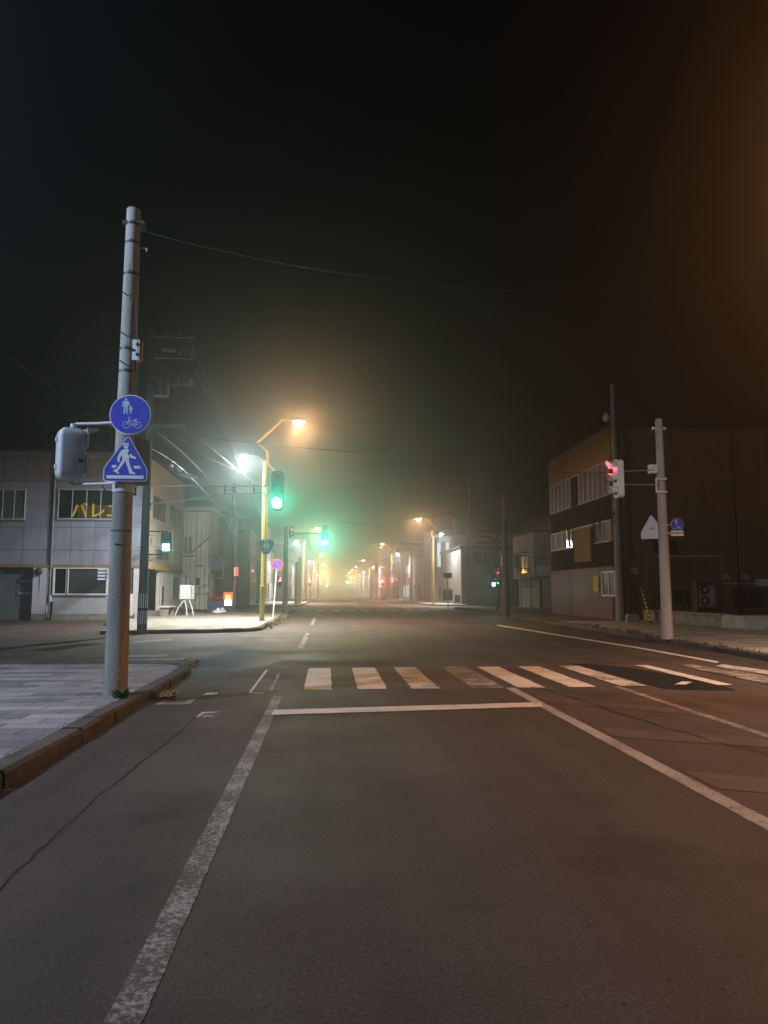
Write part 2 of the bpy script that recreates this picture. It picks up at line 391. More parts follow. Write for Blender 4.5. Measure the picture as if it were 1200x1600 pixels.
# bicycle crossing corner marks and scraps
sheet([gp((388, 1083), (392, 1083), (419, 1047), (415, 1047)), gp((388, 1084), (412, 1084), (412, 1082), (391, 1082))], 'cycle_crossing_mark', PA)
sheet([gp((421, 1080), (425, 1080), (438, 1053), (434, 1053))], 'cycle_crossing_mark', PC)
sheet([gp((304, 1121), (310, 1121), (320, 1115), (340, 1114), (340, 1112), (316, 1113)), gp((316, 1121), (334, 1121), (333, 1118), (318, 1118))], 'cycle_crossing_mark', PB)
sheet([gp((318, 1086), (338, 1085), (341, 1082), (322, 1083))], 'cycle_crossing_mark', PA)
sheet([gp((185, 1028), (262, 1026), (266, 1023), (190, 1024)), gp((196, 1033), (285, 1031), (292, 1028), (200, 1030))], 'side_street_line', PC)
sheet([gp((205, 1005), (268, 1001), (268, 998), (210, 1002))], 'side_street_line', PC)
# faded hatching in the median
sheet([[(2.98, 10.0), (4.45, 8.9), (4.45, 9.45), (2.98, 10.6)], [(2.98, 7.6), (4.45, 6.9), (4.45, 7.45), (2.98, 8.15)], [(2.98, 11.4), (3.6, 11.1), (3.6, 11.35), (2.98, 11.6)],
       [(2.98, 5.6), (4.45, 4.9), (4.45, 5.45), (2.98, 6.15)], [(2.98, 3.6), (4.45, 2.9), (4.45, 3.45), (2.98, 4.15)]], 'hatching', PD)
# edge line on the right and far lines
sheet([gp((776, 976), (778, 978), (1000, 1014), (1120, 1036), (1124, 1034), (1002, 1012))], 'edge_line', PA)
for y0, y1 in ((20, 27), (33, 42), (76, 84), (90, 98)): sheet([rect(-0.78, -0.64, y0, y1)], 'lane_line', PC)
sheet([rect(2.8, 2.95, 63, 104)], 'lane_line', PB); sheet([rect(7.0, 7.15, 63, 104)], 'lane_line', PB)
sheet([rect(2.8, 2.95, 130, 300)], 'lane_line', PB)
sheet([rect(-0.8+k*1.15, -0.8+k*1.15+0.6, 56.5, 60) for k in range(10)], 'crosswalk', PB)
sheet([rect(-0.8+k*1.15, -0.8+k*1.15+0.6, 109, 113) for k in range(10)], 'crosswalk', PB)
# seam crack along the road, near-black patch at the right of the crossing, drain cover
pts = []; y = -6.0
while y < 30: pts.append((-1.62+0.05*sin(y*0.9)+random.uniform(-0.012, 0.012), y)); y += 0.12
wl = [(p[0]-random.uniform(0.002, 0.011), p[1]) for p in pts]; wr = [(p[0]+random.uniform(0.002, 0.011), p[1]) for p in pts]
sheet([wl+wr[::-1]], 'road_crack', mat('crack_tar', (0.008, 0.008, 0.008), 0.7, bump=0))
pts = [(3.2, 11.6)]
while pts[-1][1] > 3: pts.append((pts[-1][0]+random.uniform(0.0, 0.09), pts[-1][1]-random.uniform(0.15, 0.3)))
sheet([[(p[0]-random.uniform(0.004, 0.014), p[1]) for p in pts]+[(p[0]+random.uniform(0.004, 0.014), p[1]) for p in pts][::-1]], 'road_crack', MATS['crack_tar'], 0.0085)
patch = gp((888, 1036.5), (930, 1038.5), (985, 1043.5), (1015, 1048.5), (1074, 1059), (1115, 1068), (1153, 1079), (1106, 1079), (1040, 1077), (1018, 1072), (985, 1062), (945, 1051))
sheet([rag(patch, 16, 0.04)], 'road_patch', asphalt('dark_asphalt', 0.004, 0.95), 0.004)
sheet([rag([(-2.42, -6), (-1.64, -6), (-1.64, 12.5), (-2.42, 12.0)], 30, 0.012)], 'road_patch', asphalt('old_asphalt', 0.052, 0.75), 0.0018)
sheet([rag([(3.4, 15.5), (9.2, 15.8), (9.3, 17.2), (3.6, 16.6)], 12, 0.05), rag([(-1.2, 15.4), (2.6, 15.2), (2.4, 16.3), (-1.0, 16.6)], 12, 0.05)], 'road_patch', asphalt('patch_asphalt', 0.045, 0.8), 0.002)
sheet([rag([(-2.4, 3.72), (-1.6, 3.78), (-1.6, 3.80), (-2.4, 3.74)], 0.1, 0.005), rag([(-7, 21.2), (8, 20.4), (8, 20.43), (-7, 21.24)], 0.3, 0.01)], 'road_crack', MATS['crack_tar'], 0.0085)
sheet([gp((1054, 1071), (1072, 1071), (1082, 1067), (1066, 1066))], 'crosswalk', PA, 0.016)

for x0, y0, dx, dy, n in ((-1.6, 7.4, -0.05, -0.03, 16), (-1.6, 9.9, 0.11, 0.03, 9), (5.2, 10.6, 0.05, -0.15, 30), (6.3, 18, -0.3, 0.05, 14)):
    P_ = [(x0, y0)]
    for k in range(n): P_.append((P_[-1][0]+dx+random.uniform(-0.035, 0.035), P_[-1][1]+dy+random.uniform(-0.035, 0.035)))
    ln_ = offset_line(P_, 0.0035); rn_ = offset_line(P_, -0.0035)
    sheet([ln_+rn_[::-1]], 'road_crack', MATS['crack_tar'], 0.0098)

# drain cover in the gutter
p = G(277, 1097)
t = thing('drain_cover', 'pale concrete drain cover set in the gutter beside the kerb', 'drain cover', (p.x, p.y, 0))
MB().prism(rrect(-0.24, 0.22, -0.26, 0.26, 0.02), -0.01, 0.012).build('slab', M_conc2, t)
mb = MB()
for k in range(-3, 4): mb.box(-0.15, 0.13, k*0.06-0.008, k*0.06+0.008, 0.011, 0.0145)
mb.build('slot', M_black, t)

# ---- weeds and dry grass
def blades(mb, c, n, h, spread, lean=0.6):
    for i in range(n):
        a = random.uniform(0, 2*pi); r = random.uniform(0, spread); hh = h*random.uniform(0.4, 1.0)
        b = Vector((c[0]+r*cos(a), c[1]+r*sin(a), c[2])); d = Vector((cos(a), sin(a), 0))*hh*lean*random.uniform(0.3, 1.2)
        w = Vector((-sin(a), cos(a), 0))*random.uniform(0.006, 0.014)
        m1 = b+d*0.45+Vector((0, 0, hh*0.65)); tip = b+d+Vector((0, 0, hh*random.uniform(0.75, 1)))
        mb._add([b-w, b+w, m1+w*1.3, m1-w*1.3, tip], [(0, 1, 2, 3), (3, 2, 4)])
p = G(184, 1089, 0.14)
mb = MB(); blades(mb, (p.x+0.05, p.y-0.02, 0.134), 70, 0.15, 0.12, 0.9)
o = mb.build('weed', M_weed, off=(p.x, p.y, 0.134), loc=(p.x, p.y, 0.134)); tag(o, 'small green weed growing at the foot of the near concrete pole', 'weed')
mb = MB()
for k in range(26):
    q = G(random.uniform(235, 270), random.uniform(1083, 1093)); blades(mb, (q.x, q.y, 0.005), 22, 0.06, 0.09, 1.6)
for k in range(14):
    q = G(random.uniform(272, 312), random.uniform(1036, 1050)); blades(mb, (q.x, q.y, 0.06), 14, 0.05, 0.10, 1.4)
tag(mb.build('dry_grass', M_dry), 'dry grass and dead leaves caught on the near kerb', 'dry grass', kind='stuff')
mb = MB()
for i in range(len(RK)-1):
    a, b = Vector(RK[i]), Vector(RK[i+1])
    if b.y < 10: continue
    for k in range(int((b-a).length*5)):
        q = a.lerp(b, random.random()); s_ = 2.2 if random.random() < 0.12 else 1
        if random.random() < 0.7: blades(mb, (q.x+random.uniform(-0.07, 0.25), q.y, 0.03 if random.random() < 0.4 else 0.13), int(9*s_), 0.09*s_, 0.10*s_, 1.3)
for k in range(70):
    q = (-2.5+random.uniform(-0.05, 0.3), random.uniform(29, 46)); blades(mb, (q[0], q[1], 0.03 if random.random() < .4 else 0.13), 9, 0.14, 0.12, 1.2)
for k in range(50):
    q = (-8.2+random.uniform(-1.6, 0.1), 51.8-random.uniform(0, 0.5)); blades(mb, (q[0], q[1], 0.13), 9, 0.22, 0.15, 1.0)
tag(mb.build('kerb_weeds', mat('weed_dry', (0.14, 0.13, 0.05), 0.7, var=0.4, scale=9, bump=0)), 'weeds growing along the kerb joints', 'weeds', kind='stuff')

# ------------------------------------------------------------ building helpers
class Bld:
    def __init__(s, name, label, cat, x, y): s.root = thing(name, label, cat, (x, y, 0)); s.o = (x, y, 0)
    def part(s, mb, name, m, parent=None, label=None):
        o = mb.build(name, m, parent or s.root, off=s.o)
        if label: o['label'] = label
        return o
    def box(s, name, m, x0, x1, y0, y1, z0, z1, parent=None, label=None): return s.part(MB().box(x0, x1, y0, y1, z0, z1), name, m, parent, label)
    def win(s, face, pos, a0, a1, z0, z1, nm=1, fm=None, gm=None, t=0.05, d=0.06, sgn=-1, name='window', label=None):
        """face 'Y': wall at y=pos facing -Y; face 'X': wall at x=pos facing sgn*X"""
        fm = fm or M_wframe; gm = gm or M_glass
        if a0 > a1: a0, a1 = a1, a0
        fr = MB(); gl = MB()
        def bx(mb, p0, p1, q0, q1, dd):
            if face == 'Y': mb.box(p0, p1, pos-dd, pos, q0, q1)
            else: mb.box(pos, pos+sgn*dd, p0, p1, q0, q1)
        bx(fr, a0, a1, z0, z0+t, d); bx(fr, a0, a1, z1-t, z1, d)
        bx(fr, a0, a0+t, z0+t, z1-t, d); bx(fr, a1-t, a1, z0+t, z1-t, d)
        for k in range(1, nm+1):
            c = a0+(a1-a0)*k/(nm+1); bx(fr, c-t*0.4, c+t*0.4, z0+t, z1-t, d*0.8)
        bx(gl, a0+t, a1-t, z0+t, z1-t, d*0.35)
        w = s.part(fr, name, fm, label=label); s.part(gl, 'pane', gm, w); return w
def rY(u0, v0, u1, v1, Y):
    a, b = D(u0, v0, Y), D(u1, v1, Y); return a.x, b.x, b.z, a.z     # x0,x1,z0(bottom),z1(top)

# ---- left corner building: pale panels, ballet school window
Y1, X1 = 40.0, -9.9
xl = -34.0; H1 = D(100, 706, Y1).z
B = Bld('corner_office_building', 'two storey building clad in pale square panels with yellow letters in an upstairs window', 'building', X1, Y1)
M_pan = brick('facade_panels', (0.30, 0.30, 0.37), (0.26, 0.26, 0.33), (0.10, 0.10, 0.12), 1.22, 1.22, 0.018, 'Z', rough=0.5, offset=0.0, var=0.28, bump=0.3)
M_panside = brick('side_wall_boards', (0.62, 0.52, 0.42), (0.56, 0.47, 0.38), (0.25, 0.2, 0.16), 3.6, 1.35, 0.015, 'Z', rough=0.7, offset=0.0, var=0.2)
zf = D(100, 882, Y1).z
B.box('upper_wall', M_pan, xl, X1-0.02, Y1, Y1+11.5, zf, H1)
B.box('side_wall', M_panside, X1-0.02, X1, Y1+0.05, 51.3, zf, H1-0.02)
B.box('parapet_cap', M_dgrey, xl, X1+0.05, Y1-0.06, 51.35, H1, H1+0.12)
B.box('fascia', mat('brown_fascia', (0.30, 0.17, 0.09), 0.6), xl, X1+0.04, Y1-0.06, 51.3, zf-0.16, zf)
gx = lambda u: D(u, 900, Y1).x
gz = lambda v: D(100, v, Y1).z
B.box('lower_wall', mat('lower_wall', (0.40, 0.41, 0.46), 0.6, var=0.12), gx(84), gx(212), Y1+0.05, Y1+2.0, 0, zf-0.16)
B.box('back_wall', MATS['lower_wall'], xl, X1-1.2, Y1+1.9, 51.2, 0.0, zf-0.16)
B.box('plinth', M_conc2, gx(84)-0.02, gx(212), Y1-0.02, Y1+0.05, 0, gz(959))
# roller shutter
mb = MB(); z = 0.02
while z < zf-0.2: mb.box(xl+0.2, gx(52), Y1+0.28+0.015, Y1+0.34, z, z+0.09); mb.box(xl+0.2, gx(52), Y1+0.30+0.01, Y1+0.34, z+0.09, z+0.10); z += 0.10
B.part(mb, 'roller_shutter', mat('shutter_steel', (0.13, 0.15, 0.16), 0.5, var=0.3, streak=True))
for v in (906, 925): B.box('shutter_letter_slot', M_galv, gx(26), gx(47), Y1+0.24, Y1+0.29, gz(v+4), gz(v))
B.box('pillar', mat('pillar_panel', (0.52, 0.50, 0.55), 0.5, var=0.1), gx(52), gx(74.5), Y1-0.03, Y1+1.9, 0.32, zf-0.16)
B.box('pillar_base', M_conc2, gx(52), gx(74.5), Y1-0.01, Y1+1.9, 0, 0.32)
B.box('recess', mat('recess_brown', (0.16, 0.11, 0.08), 0.7), gx(74.5), gx(84), Y1+0.2, Y1+1.9, 0, zf-0.16)
mb = MB(); c = D(62, 893, Y1); mb.ell((c.x, Y1-0.10, c.z), 0.20, 0.12, 0.20); o = B.part(mb, 'vent_hood', M_dgrey)
mb = MB().tube([(c.x+0.05, Y1-0.04, c.z-0.2), (c.x+0.06, Y1-0.04, c.z-1.0)], 0.02); B.part(mb, 'vent_pipe', M_galv)
B.box('meter_box', M_white, gx(77), gx(82.5), Y1-0.02, Y1+0.20, gz(940), gz(930))
# windows upstairs
for u0, u1, nm in ((-90, -30, 3), (-12, 39, 2), (92, 201, 4)):
    x0, x1, z0, z1 = rY(u0, 764, u1, 812, Y1)
    B.win('Y', Y1, x0, x1, z0, z1, nm, gm=M_glassc if u1 < 60 else None, label='wide four part window holding the yellow letters' if u0 == 92 else None)
    B.box('sill', M_galv, x0-0.05, x1+0.05, Y1-0.10, Y1, z0-0.06, z0-0.005)
tm = text_mb('バレエ', 0.92, 0.02, bold=0.012); c = D(152, 799.5, Y1); tm.move((c.x, Y1-0.035, c.z)); B.part(tm, 'window_lettering', M_yel)
B.box('window_banner', mat('banner_maroon', (0.10, 0.03, 0.02), 0.8), gx(117), gx(188), Y1-0.0225, Y1-0.0215, gz(811), gz(789))
# downstairs windows
x0, x1, z0, z1 = rY(84, 886, 105, 930, Y1); B.win('Y', Y1+0.05, x0, x1, z0, z1, 0, fm=M_white, t=0.09, d=0.10)
x0, x1, z0, z1 = rY(105, 886, 168, 930, Y1); w = B.win('Y', Y1+0.05, x0+0.01, x1, z0, z1, 0, fm=M_white, gm=mat('shop_glass', (0.05, 0.06, 0.065), 0.12, var=0.3, bump=0, spec=0.8), t=0.09, d=0.10, label='large white framed shop window')
mb = MB(); c = D(160, 897, Y1)
for k in range(4): mb.box(c.x-0.24, c.x+0.16, Y1-0.012, Y1+0.002, c.z+0.30-k*0.17, c.z+0.20-k*0.17)
B.part(mb, 'lamp_reflection', emit('reflection_glow', (0.75, 0.8, 1.0), 0.75))  # lamp reflected in the shop window, drawn as glowing bars
x0, x1, z0, z1 = rY(196, 886, 208, 963, Y1); B.win('Y', Y1+0.05, x0, x1, z0, z1, 0, fm=M_wframe, gm=M_glassc, d=0.08, name='door')
B.box('door_panel', M_white, x0+0.05, x1-0.05, Y1-0.05, Y1-0.03, gz(962), gz(928))
B.box('corner_post', MATS['pillar_panel'], gx(210), X1, Y1-0.02, Y1+0.4, 0, zf-0.16)
# road-facing side
for u0, u1, v0, v1 in ((240, 258, 771, 819), (267, 282, 786, 829)):
    a, b = PX(u0, v0, X1), PX(u1, v0, X1); zt = PX((u0+u1)/2, v0+8, X1).z; zb = PX((u0+u1)/2, v1-6, X1).z
    B.win('X', X1, a.y, b.y, zb, zt, 1, fm=M_dframe, gm=M_glassc, sgn=1)
ya = lambda u: PX(u, 900, X1).y
B.box('side_lower_wall', mat('white_render', (0.62, 0.62, 0.58), 0.75, var=0.15), X1-0.25, X1-0.05, ya(251), 51.25, 0, zf-0.16)
B.box('entrance_back_wall', MATS['white_render'], X1-1.6, X1-1.4, Y1+0.4, ya(251), 0, zf-0.16)
B.box('entrance_step', M_conc2, X1-1.4, X1+0.1, Y1+0.4, 51.2, 0, 0.38)
B.box('yellow_beam', mat('beam_yellow', (0.55, 0.36, 0.07), 0.6), X1, X1+0.08, Y1+0.3, ya(262), zf-0.16, zf+0.02)
B.box('door', M_white, X1-0.05, X1-0.02, ya(253), ya(266), 0.38, zf-0.5)
B.box('door_glass', M_glass, X1-0.02, X1-0.005, ya(254.5), ya(257), 0.7, zf-1.1)
B.win('X', X1-0.05, ya(270), ya(281), 1.0, zf-0.4, 0, fm=M_wframe, gm=M_glassc, sgn=1)
tm = text_mb('工業所-GLAS', 0.62, 0.03, '+X', 0.01); tm.move((X1+0.02, (ya(231)+ya(270))/2, PX(250, 868, X1).z)); B.part(tm, 'wall_lettering', M_dframe)
tm = text_mb('P', 0.6, 0.03, '+X', 0.01); tm.move((X1+0.02, ya(234), PX(234, 846, X1).z)); B.part(tm, 'wall_lettering', M_dframe)

M_panel_pipe = mat('pipe_grey', (0.22, 0.22, 0.26), 0.6, var=0.3)
B.part(MB().tube([(gx(79.5), Y1-0.07, H1-0.1), (gx(79.5), Y1-0.07, 0.1)], 0.04, 8), 'drainpipe', M_panel_pipe)
B.part(MB().tube([(gx(177), Y1-0.03, H1-0.3), (gx(177), Y1-0.03, zf+0.3), (gx(205), Y1-0.03, zf+0.3)], 0.018, 6), 'wall_cable', M_wire)
# small items by the entrance
t = thing('bench', 'weathered white bench at the entrance behind the striped pole', 'bench', (X1+0.9, 42.6, 0))
MB().box(-0.3, 0.3, -0.9, 0.9, 0.62, 0.68).build('seat', M_white, t)
for s_ in (-0.75, 0.75): MB().box(-0.22, 0.22, s_-0.04, s_+0.04, 0, 0.62).build('leg', M_conc2, t)
# big lattice frame on the roof
t = thing('rooftop_billboard_frame', 'dark bare steel lattice frame standing on the office roof', 'lattice frame', (D(130, 700, 46).x, 46, H1))
M_steel = mat('dark_steel', (0.035, 0.035, 0.04), 0.7, var=0.3)
fx0, fx1, fz1 = D(76, 480, 46).x, D(186, 480, 46).x, D(130, 482, 46).z; ox, oy, oz = t.location
mb = MB(); br = MB()
Hh = fz1-H1
cols_ = [fx0+(fx1-fx0)*k/4-ox for k in range(5)]
for dy in (0, 2.2):
    for cx in cols_: mb.tube([(cx, dy, 0), (cx, dy, Hh)], 0.06, 6)
    for k in range(9):
        z = Hh*k/8; br.tube([(cols_[0]-0.2, dy, z), (cols_[-1]+0.2, dy, z)], 0.045, 6)
for cx in cols_:
    for k in range(9):
        z = Hh*k/8; br.tube([(cx, 0, z), (cx, 2.2, z)], 0.035, 5)
        if k < 8: br.tube([(cx, 0 if k % 2 else 2.2, z), (cx, 2.2 if k % 2 else 0, z+Hh/8)], 0.035, 5)
for k in range(8):
    for j in range(4):
        if (k+j) % 2: br.tube([(cols_[j], 2.2, Hh*k/8), (cols_[j+1], 2.2, Hh*(k+1)/8)], 0.03, 5)
mb.build('upright', M_steel, t); br.build('bracing', M_steel, t)
mc = D(133, 470, 47); m = MB(); mh = D(133, 378, 47).z-H1
for a, b in ((-0.3, 1), (0.3, 1), (0, 1.5)): m.tube([(mc.x-ox+a, b, Hh*0.9), (mc.x-ox+a*0.5, b, mh)], 0.035, 5)
k = Hh
while k < mh: m.tube([(mc.x-ox-0.28, 1, k), (mc.x-ox+0.28, 1, k+0.5)], 0.025, 5); k += 0.5
m.build('mast', M_steel, t)

# ---- white weatherboard house
Y2, X2 = 52.0, -8.3
H2 = D(310, 800, Y2).z
B = Bld('white_board_house', 'shabby white two storey building with vertical battens and meter boxes on its wall', 'building', X2, Y2)
M_wb = mat('stained_white_boards', (0.74, 0.73, 0.62), 0.8, var=0.25, scale=1.5, streak=True)
B.box('wall', M_wb, -16, X2, Y2, 57.0, 0, H2)
mb = MB(); 
mb._add([(-16.2, Y2-0.3, H2-0.1), (X2+0.3, Y2-0.3, H2+0.15), (X2+0.3, 57.3, H2+0.15), (-16.2, 57.3, H2-0.1), (-16.2, Y2-0.3, H2+0.1), (X2+0.3, Y2-0.3, H2+0.35), (X2+0.3, 57.3, H2+0.35), (-16.2, 57.3, H2+0.1)],
        [(0, 3, 2, 1), (4, 5, 6, 7), (0, 1, 5, 4), (1, 2, 6, 5), (2, 3, 7, 6), (3, 0, 4, 7)]); B.part(mb, 'roof', M_wframe)
mb = MB()
for u in (290.5, 297, 305, 306.5, 313, 321, 329): x = D(u, 900, Y2).x; mb.box(x-0.03, x+0.03, Y2-0.05, Y2, 0.2, H2-0.15)
for y in (52.8, 54, 55, 56.2): mb.box(X2, X2+0.04, y-0.03, y+0.03, 3.0, H2-0.1)
B.part(mb, 'batten', mat('grey_batten', (0.50, 0.50, 0.44), 0.8))
x0, x1, z0, z1 = rY(287, 836, 302, 868, Y2); B.win('Y', Y2, x0, x1, z0, z1, 1, fm=M_white, t=0.1)
B.box('sill', M_dgrey, x0-0.05, x1+0.05, Y2-0.14, Y2, z0-0.09, z0-0.005)
def ybox(u0, v0, u1, v1, nm, m, dep=0.22):
    x0, x1, z0, z1 = rY(u0, v0, u1, v1, Y2); B.box(nm, m, x0, x1, Y2-dep, Y2-0.052, z0, z1)
ybox(321, 886, 327, 898, 'meter_box', M_white); ybox(320.5, 901, 326, 913, 'meter_box', M_white)
ybox(314, 918, 319, 927, 'meter_box', M_white, 0.18); ybox(320, 918, 326, 926, 'meter_box', M_white, 0.2); ybox(303, 918, 311.5, 928, 'junction_box', mat('cream_box', (0.6, 0.57, 0.33), 0.5), 0.25)
ybox(306.5, 903, 312, 914, 'vent', M_dgrey, 0.12)
def pt(u, v, d=0.12): q = D(u, v, Y2-d); return (q.x, q.y, q.z)
mb = MB(); mb.tube([pt(305, 884), pt(317, 884), pt(319.5, 887), pt(319.5, 912), pt(319.5, 918)], 0.025, 6); B.part(mb, 'conduit', M_dgrey); mb = MB(); mb.tube([pt(290, 899), pt(297, 905), pt(302, 915), pt(308, 919), pt(320, 918)], 0.035, 6)
B.part(mb, 'conduit', M_dgrey)
mb = MB(); q0 = Vector(pt(299, 864, 0.09)); q1 = Vector(pt(329, 838, 0.09)); mb.tube([q0, q1], 0.06, 6); B.part(mb, 'stair_rail', M_conc2)
# road side of it: shop front canopy and doors
B.box('shutter', M_galv, X2+0.01, X2+0.05, 52.5, 54.4, 0.14, 2.6); B.box('awning', mat('blue_awning', (0.12, 0.14, 0.20), 0.7), X2, X2+0.7, 52.4, 54.6, 2.9, 4.0)
B.box('door', M_dframe, X2+0.01, X2+0.05, 54.7, 56.4, 0.14, 2.4)
# free standing electrical cabinet with stays
p = G(286, 965)
t = thing('electrical_cabinet', 'pale grey electrical cabinet on a post with splayed stays in front of the white house', 'cabinet', (p.x, p.y, 0.13))
c = lambda u, v: (D(u, v, p.y)-Vector((p.x, p.y, 0.13)))
a, b = c(282, 914), c(301, 936)
MB().box(a.x, a.x+0.62, -0.15, 0.15, b.z, a.z).build('box', M_white, t); MB().box(a.x+0.66, a.x+0.80, -0.13, 0.14, b.z, a.z-0.02).build('rear_box', M_grey, t)
mm = MB().tube([(0.0, 0, 0), (0.0, 0, b.z)], 0.06, 8); mm.build('post', M_dgrey, t)
for u0, u1 in ((288, 275), (289, 294), (296, 304)):
    q0, q1 = c(u0, 938), c(u1, 966); MB().tube([(q0.x, -0.1, q0.z), (q0.x+(q1.x-q0.x)*0.6, -0.25, q0.z*0.55), (q1.x, -0.35, 0)], 0.035, 6).build('stay', M_white, t)
q = [c(286, 899), c(293, 900), c(298, 907), c(299, 914)]; MB().tube([(k.x, 0.05, k.z) for k in q], 0.06, 6).build('cable_pipe', M_dgrey, t)
MB().tube([(c(291, 900).x, 0.05, c(291, 900).z), (c(291, 900).x, 0.05, a.z)], 0.03, 6).build('riser', M_dgrey, t)

# ---- brown house beyond, signs, vending machine
Y3, X3 = 57.6, -7.6
H3 = PX(362, 801, X3).z
B = Bld('narrow_brown_building', 'narrow dark building with hanging sign beyond the white house', 'building', X3, Y3)
B.box('wall', mat('dun_wall', (0.20, 0.18, 0.15), 0.8, var=0.3, streak=True), -15, X3, Y3, 62.2, 0, H3)
B.box('front_cladding', mat('rust_board', (0.30, 0.17, 0.08), 0.8, var=0.4), X3, X3+0.08, 59.5, 62.1, 3.0, 3.9)
B.win('X', X3, 58.2, 59.3, 4.6, 6.4, 1, sgn=1); B.win('X', X3, 60.2, 61.4, 4.6, 6.4, 1, sgn=1); B.box('door', M_dframe, X3, X3+0.05, 58.4, 61.5, 0.14, 2.5)
p = D(367, 893, 57.4); t = thing('hanging_sign', 'small lit red and white box sign hanging over the pavement', 'sign', tuple(p))
MB().box(-0.32, 0.32, -0.08, 0.08, -0.38, 0.38).build('sign_box', M_dgrey, t)
MB().box(-0.28, 0.05, -0.09, -0.082, -0.34, 0.34).build('sign_face', emit('sign_face_white', (0.9, 0.8, 0.9), 0.7), t)
MB().box(0.05, 0.28, -0.09, -0.082, -0.34, 0.34).build('sign_face', emit('sign_face_red', (1, 0.15, 0.08), 1.4), t)
MB().tube([(-0.32, 0, 0.3), (-1.1, 0, 0.3)], 0.03, 6).build('bracket', M_dgrey, t)
p = D(345, 892, 56); t = thing('wall_sign', 'small red and white sign on the wall of the white house', 'sign', (p.x, 55.5, p.z))
MB().box(-0.28, 0.28, -0.05, 0.05, -0.62, 0.62).build('board', M_white, t); MB().box(-0.2, 0.2, -0.06, -0.052, -0.5, 0.45).build('lettering', M_signr, t)
p = G(356, 959); t = thing('vending_machine', 'glowing vending machine with red top beside the pavement', 'vending machine', (p.x, p.y, 0.13))
s_ = p.y/F
MB().box(-8*s_, 8*s_, 0, 0.7, 0, 1.35).build('cabinet', mat('navy_panel', (0.05, 0.07, 0.22), 0.5), t)
MB().box(-7*s_, 7*s_, -0.02, -0.002, 0.78, 1.30).build('header_panel', emit('vend_red', (1, 0.10, 0.02), 1.8), t)
MB().box(-5.5*s_, 5.5*s_, -0.03, -0.022, 0.42, 0.80).build('display_window', emit('vend_white', (1, 0.75, 0.65), 5.0), t)
for k in (-3.2, 0, 3.2): MB().box((k-0.8)*s_, (k+0.8)*s_, -0.04, -0.022, 0.8, 1.15).build('sample_bottle', emit('vend_orange', (1, 0.45, 0.1), 4.0), t)
p = G(337, 961); t = thing('planter', 'dark planter box with red flowers beside the vending machine', 'planter', (p.x, p.y, 0.13))
MB().box(-0.55, 0.45, 0, 0.4, 0, 0.75).build('trough', mat('navy_panel2', (0.06, 0.07, 0.14), 0.6), t)
mb = MB()
for k in range(60): a = (random.uniform(-0.55, 0.45), random.uniform(0, 0.4), 0.8+random.uniform(0, 0.22)); mb.ell(a, 0.045, 0.045, 0.04, 6, 4)
mb.build('flowers', mat('red_flower', (0.6, 0.05, 0.02), 0.6), t)['kind'] = 'stuff'
for k, (u, v) in enumerate(((339, 963), (346, 962))):
    p = G(u, v); t = thing('sandbag', ('white sandbag at the left, by the planter', 'white sandbag nearer the vending machine')[k], 'sandbag', (p.x, p.y, 0.13), group='white sandbags by the planter')
    MB().ell((0, 0, 0.12), 0.30, 0.2, 0.13).ell((0.05, 0.05, 0.26), 0.12, 0.1, 0.12).build('bag', M_white, t)

# ------------------------------------------------------------ right side buildings
YB, XB = 35.0, 13.95
HB = D(1050, 668, YB).z
B = Bld('brown_corner_building', 'three storey dark brown building with ochre band and curtained window strips', 'building', XB, YB)
M_bw = brick('brown_siding', (0.15, 0.08, 0.03), (0.14, 0.074, 0.028), (0.10, 0.055, 0.025), 3.0, 0.25, 0.012, 'Z', rough=0.75, offset=0.0, var=0.45)
M_och = mat('ochre_wall', (0.22, 0.13, 0.02), 0.7, var=0.35, streak=True)
M_dbr = mat('dark_brown_panel', (0.018, 0.010, 0.008), 0.8, var=0.3, spec=0.1)
M_pink = brick('mauve_tiles', (0.16, 0.11, 0.115), (0.14, 0.095, 0.10), (0.08, 0.06, 0.06), 0.3, 0.15, 0.008, 'Z', rough=0.5, var=0.3)
YB2 = 45.2
B.box('side_wall', M_bw, XB+0.01, 40, YB, YB2, 0, HB)
B.box('roof_cap', M_dbr, XB-0.1, 40, YB-0.1, YB2+0.1, HB, HB+0.15)
zz = lambda v, u=930: PX(u, v, XB).z
def front(nm, m, u0, u1, z0, z1, d=0.05, label=None):
    return B.box(nm, m, XB-d, XB+0.008, PX(u0, 900, XB).y, PX(u1, 900, XB).y, z0, z1, label=label)
yA, yZ = YB, YB2
B.box('upper_band', M_och, XB-0.06, XB+0.008, yA, yZ, 8.05, HB-0.01)
B.box('edge_band', M_och, XB-0.06, XB+0.008, yZ-0.35, yZ, 2.55, 8.04)
B.box('lower_front', M_pink, XB-0.05, XB+0.008, yA+0.3, yZ, 0.13, 2.75)
B.box('spandrel', M_dbr, XB-0.12, XB+0.008, yA+0.05, yZ-0.36, 5.05, 6.25)
B.box('spandrel', M_dbr, XB-0.12, XB+0.008, yA+0.05, yZ-0.36, 2.76, 3.95)
B.box('corner_strip', M_och, XB-0.065, XB+0.008, yA, yA+0.28, 2.0, 8.04)
M_curt = mat('pale_curtain', (0.17, 0.16, 0.175), 0.5, var=0.55, scale=1.2, bump=0, spec=0.6)
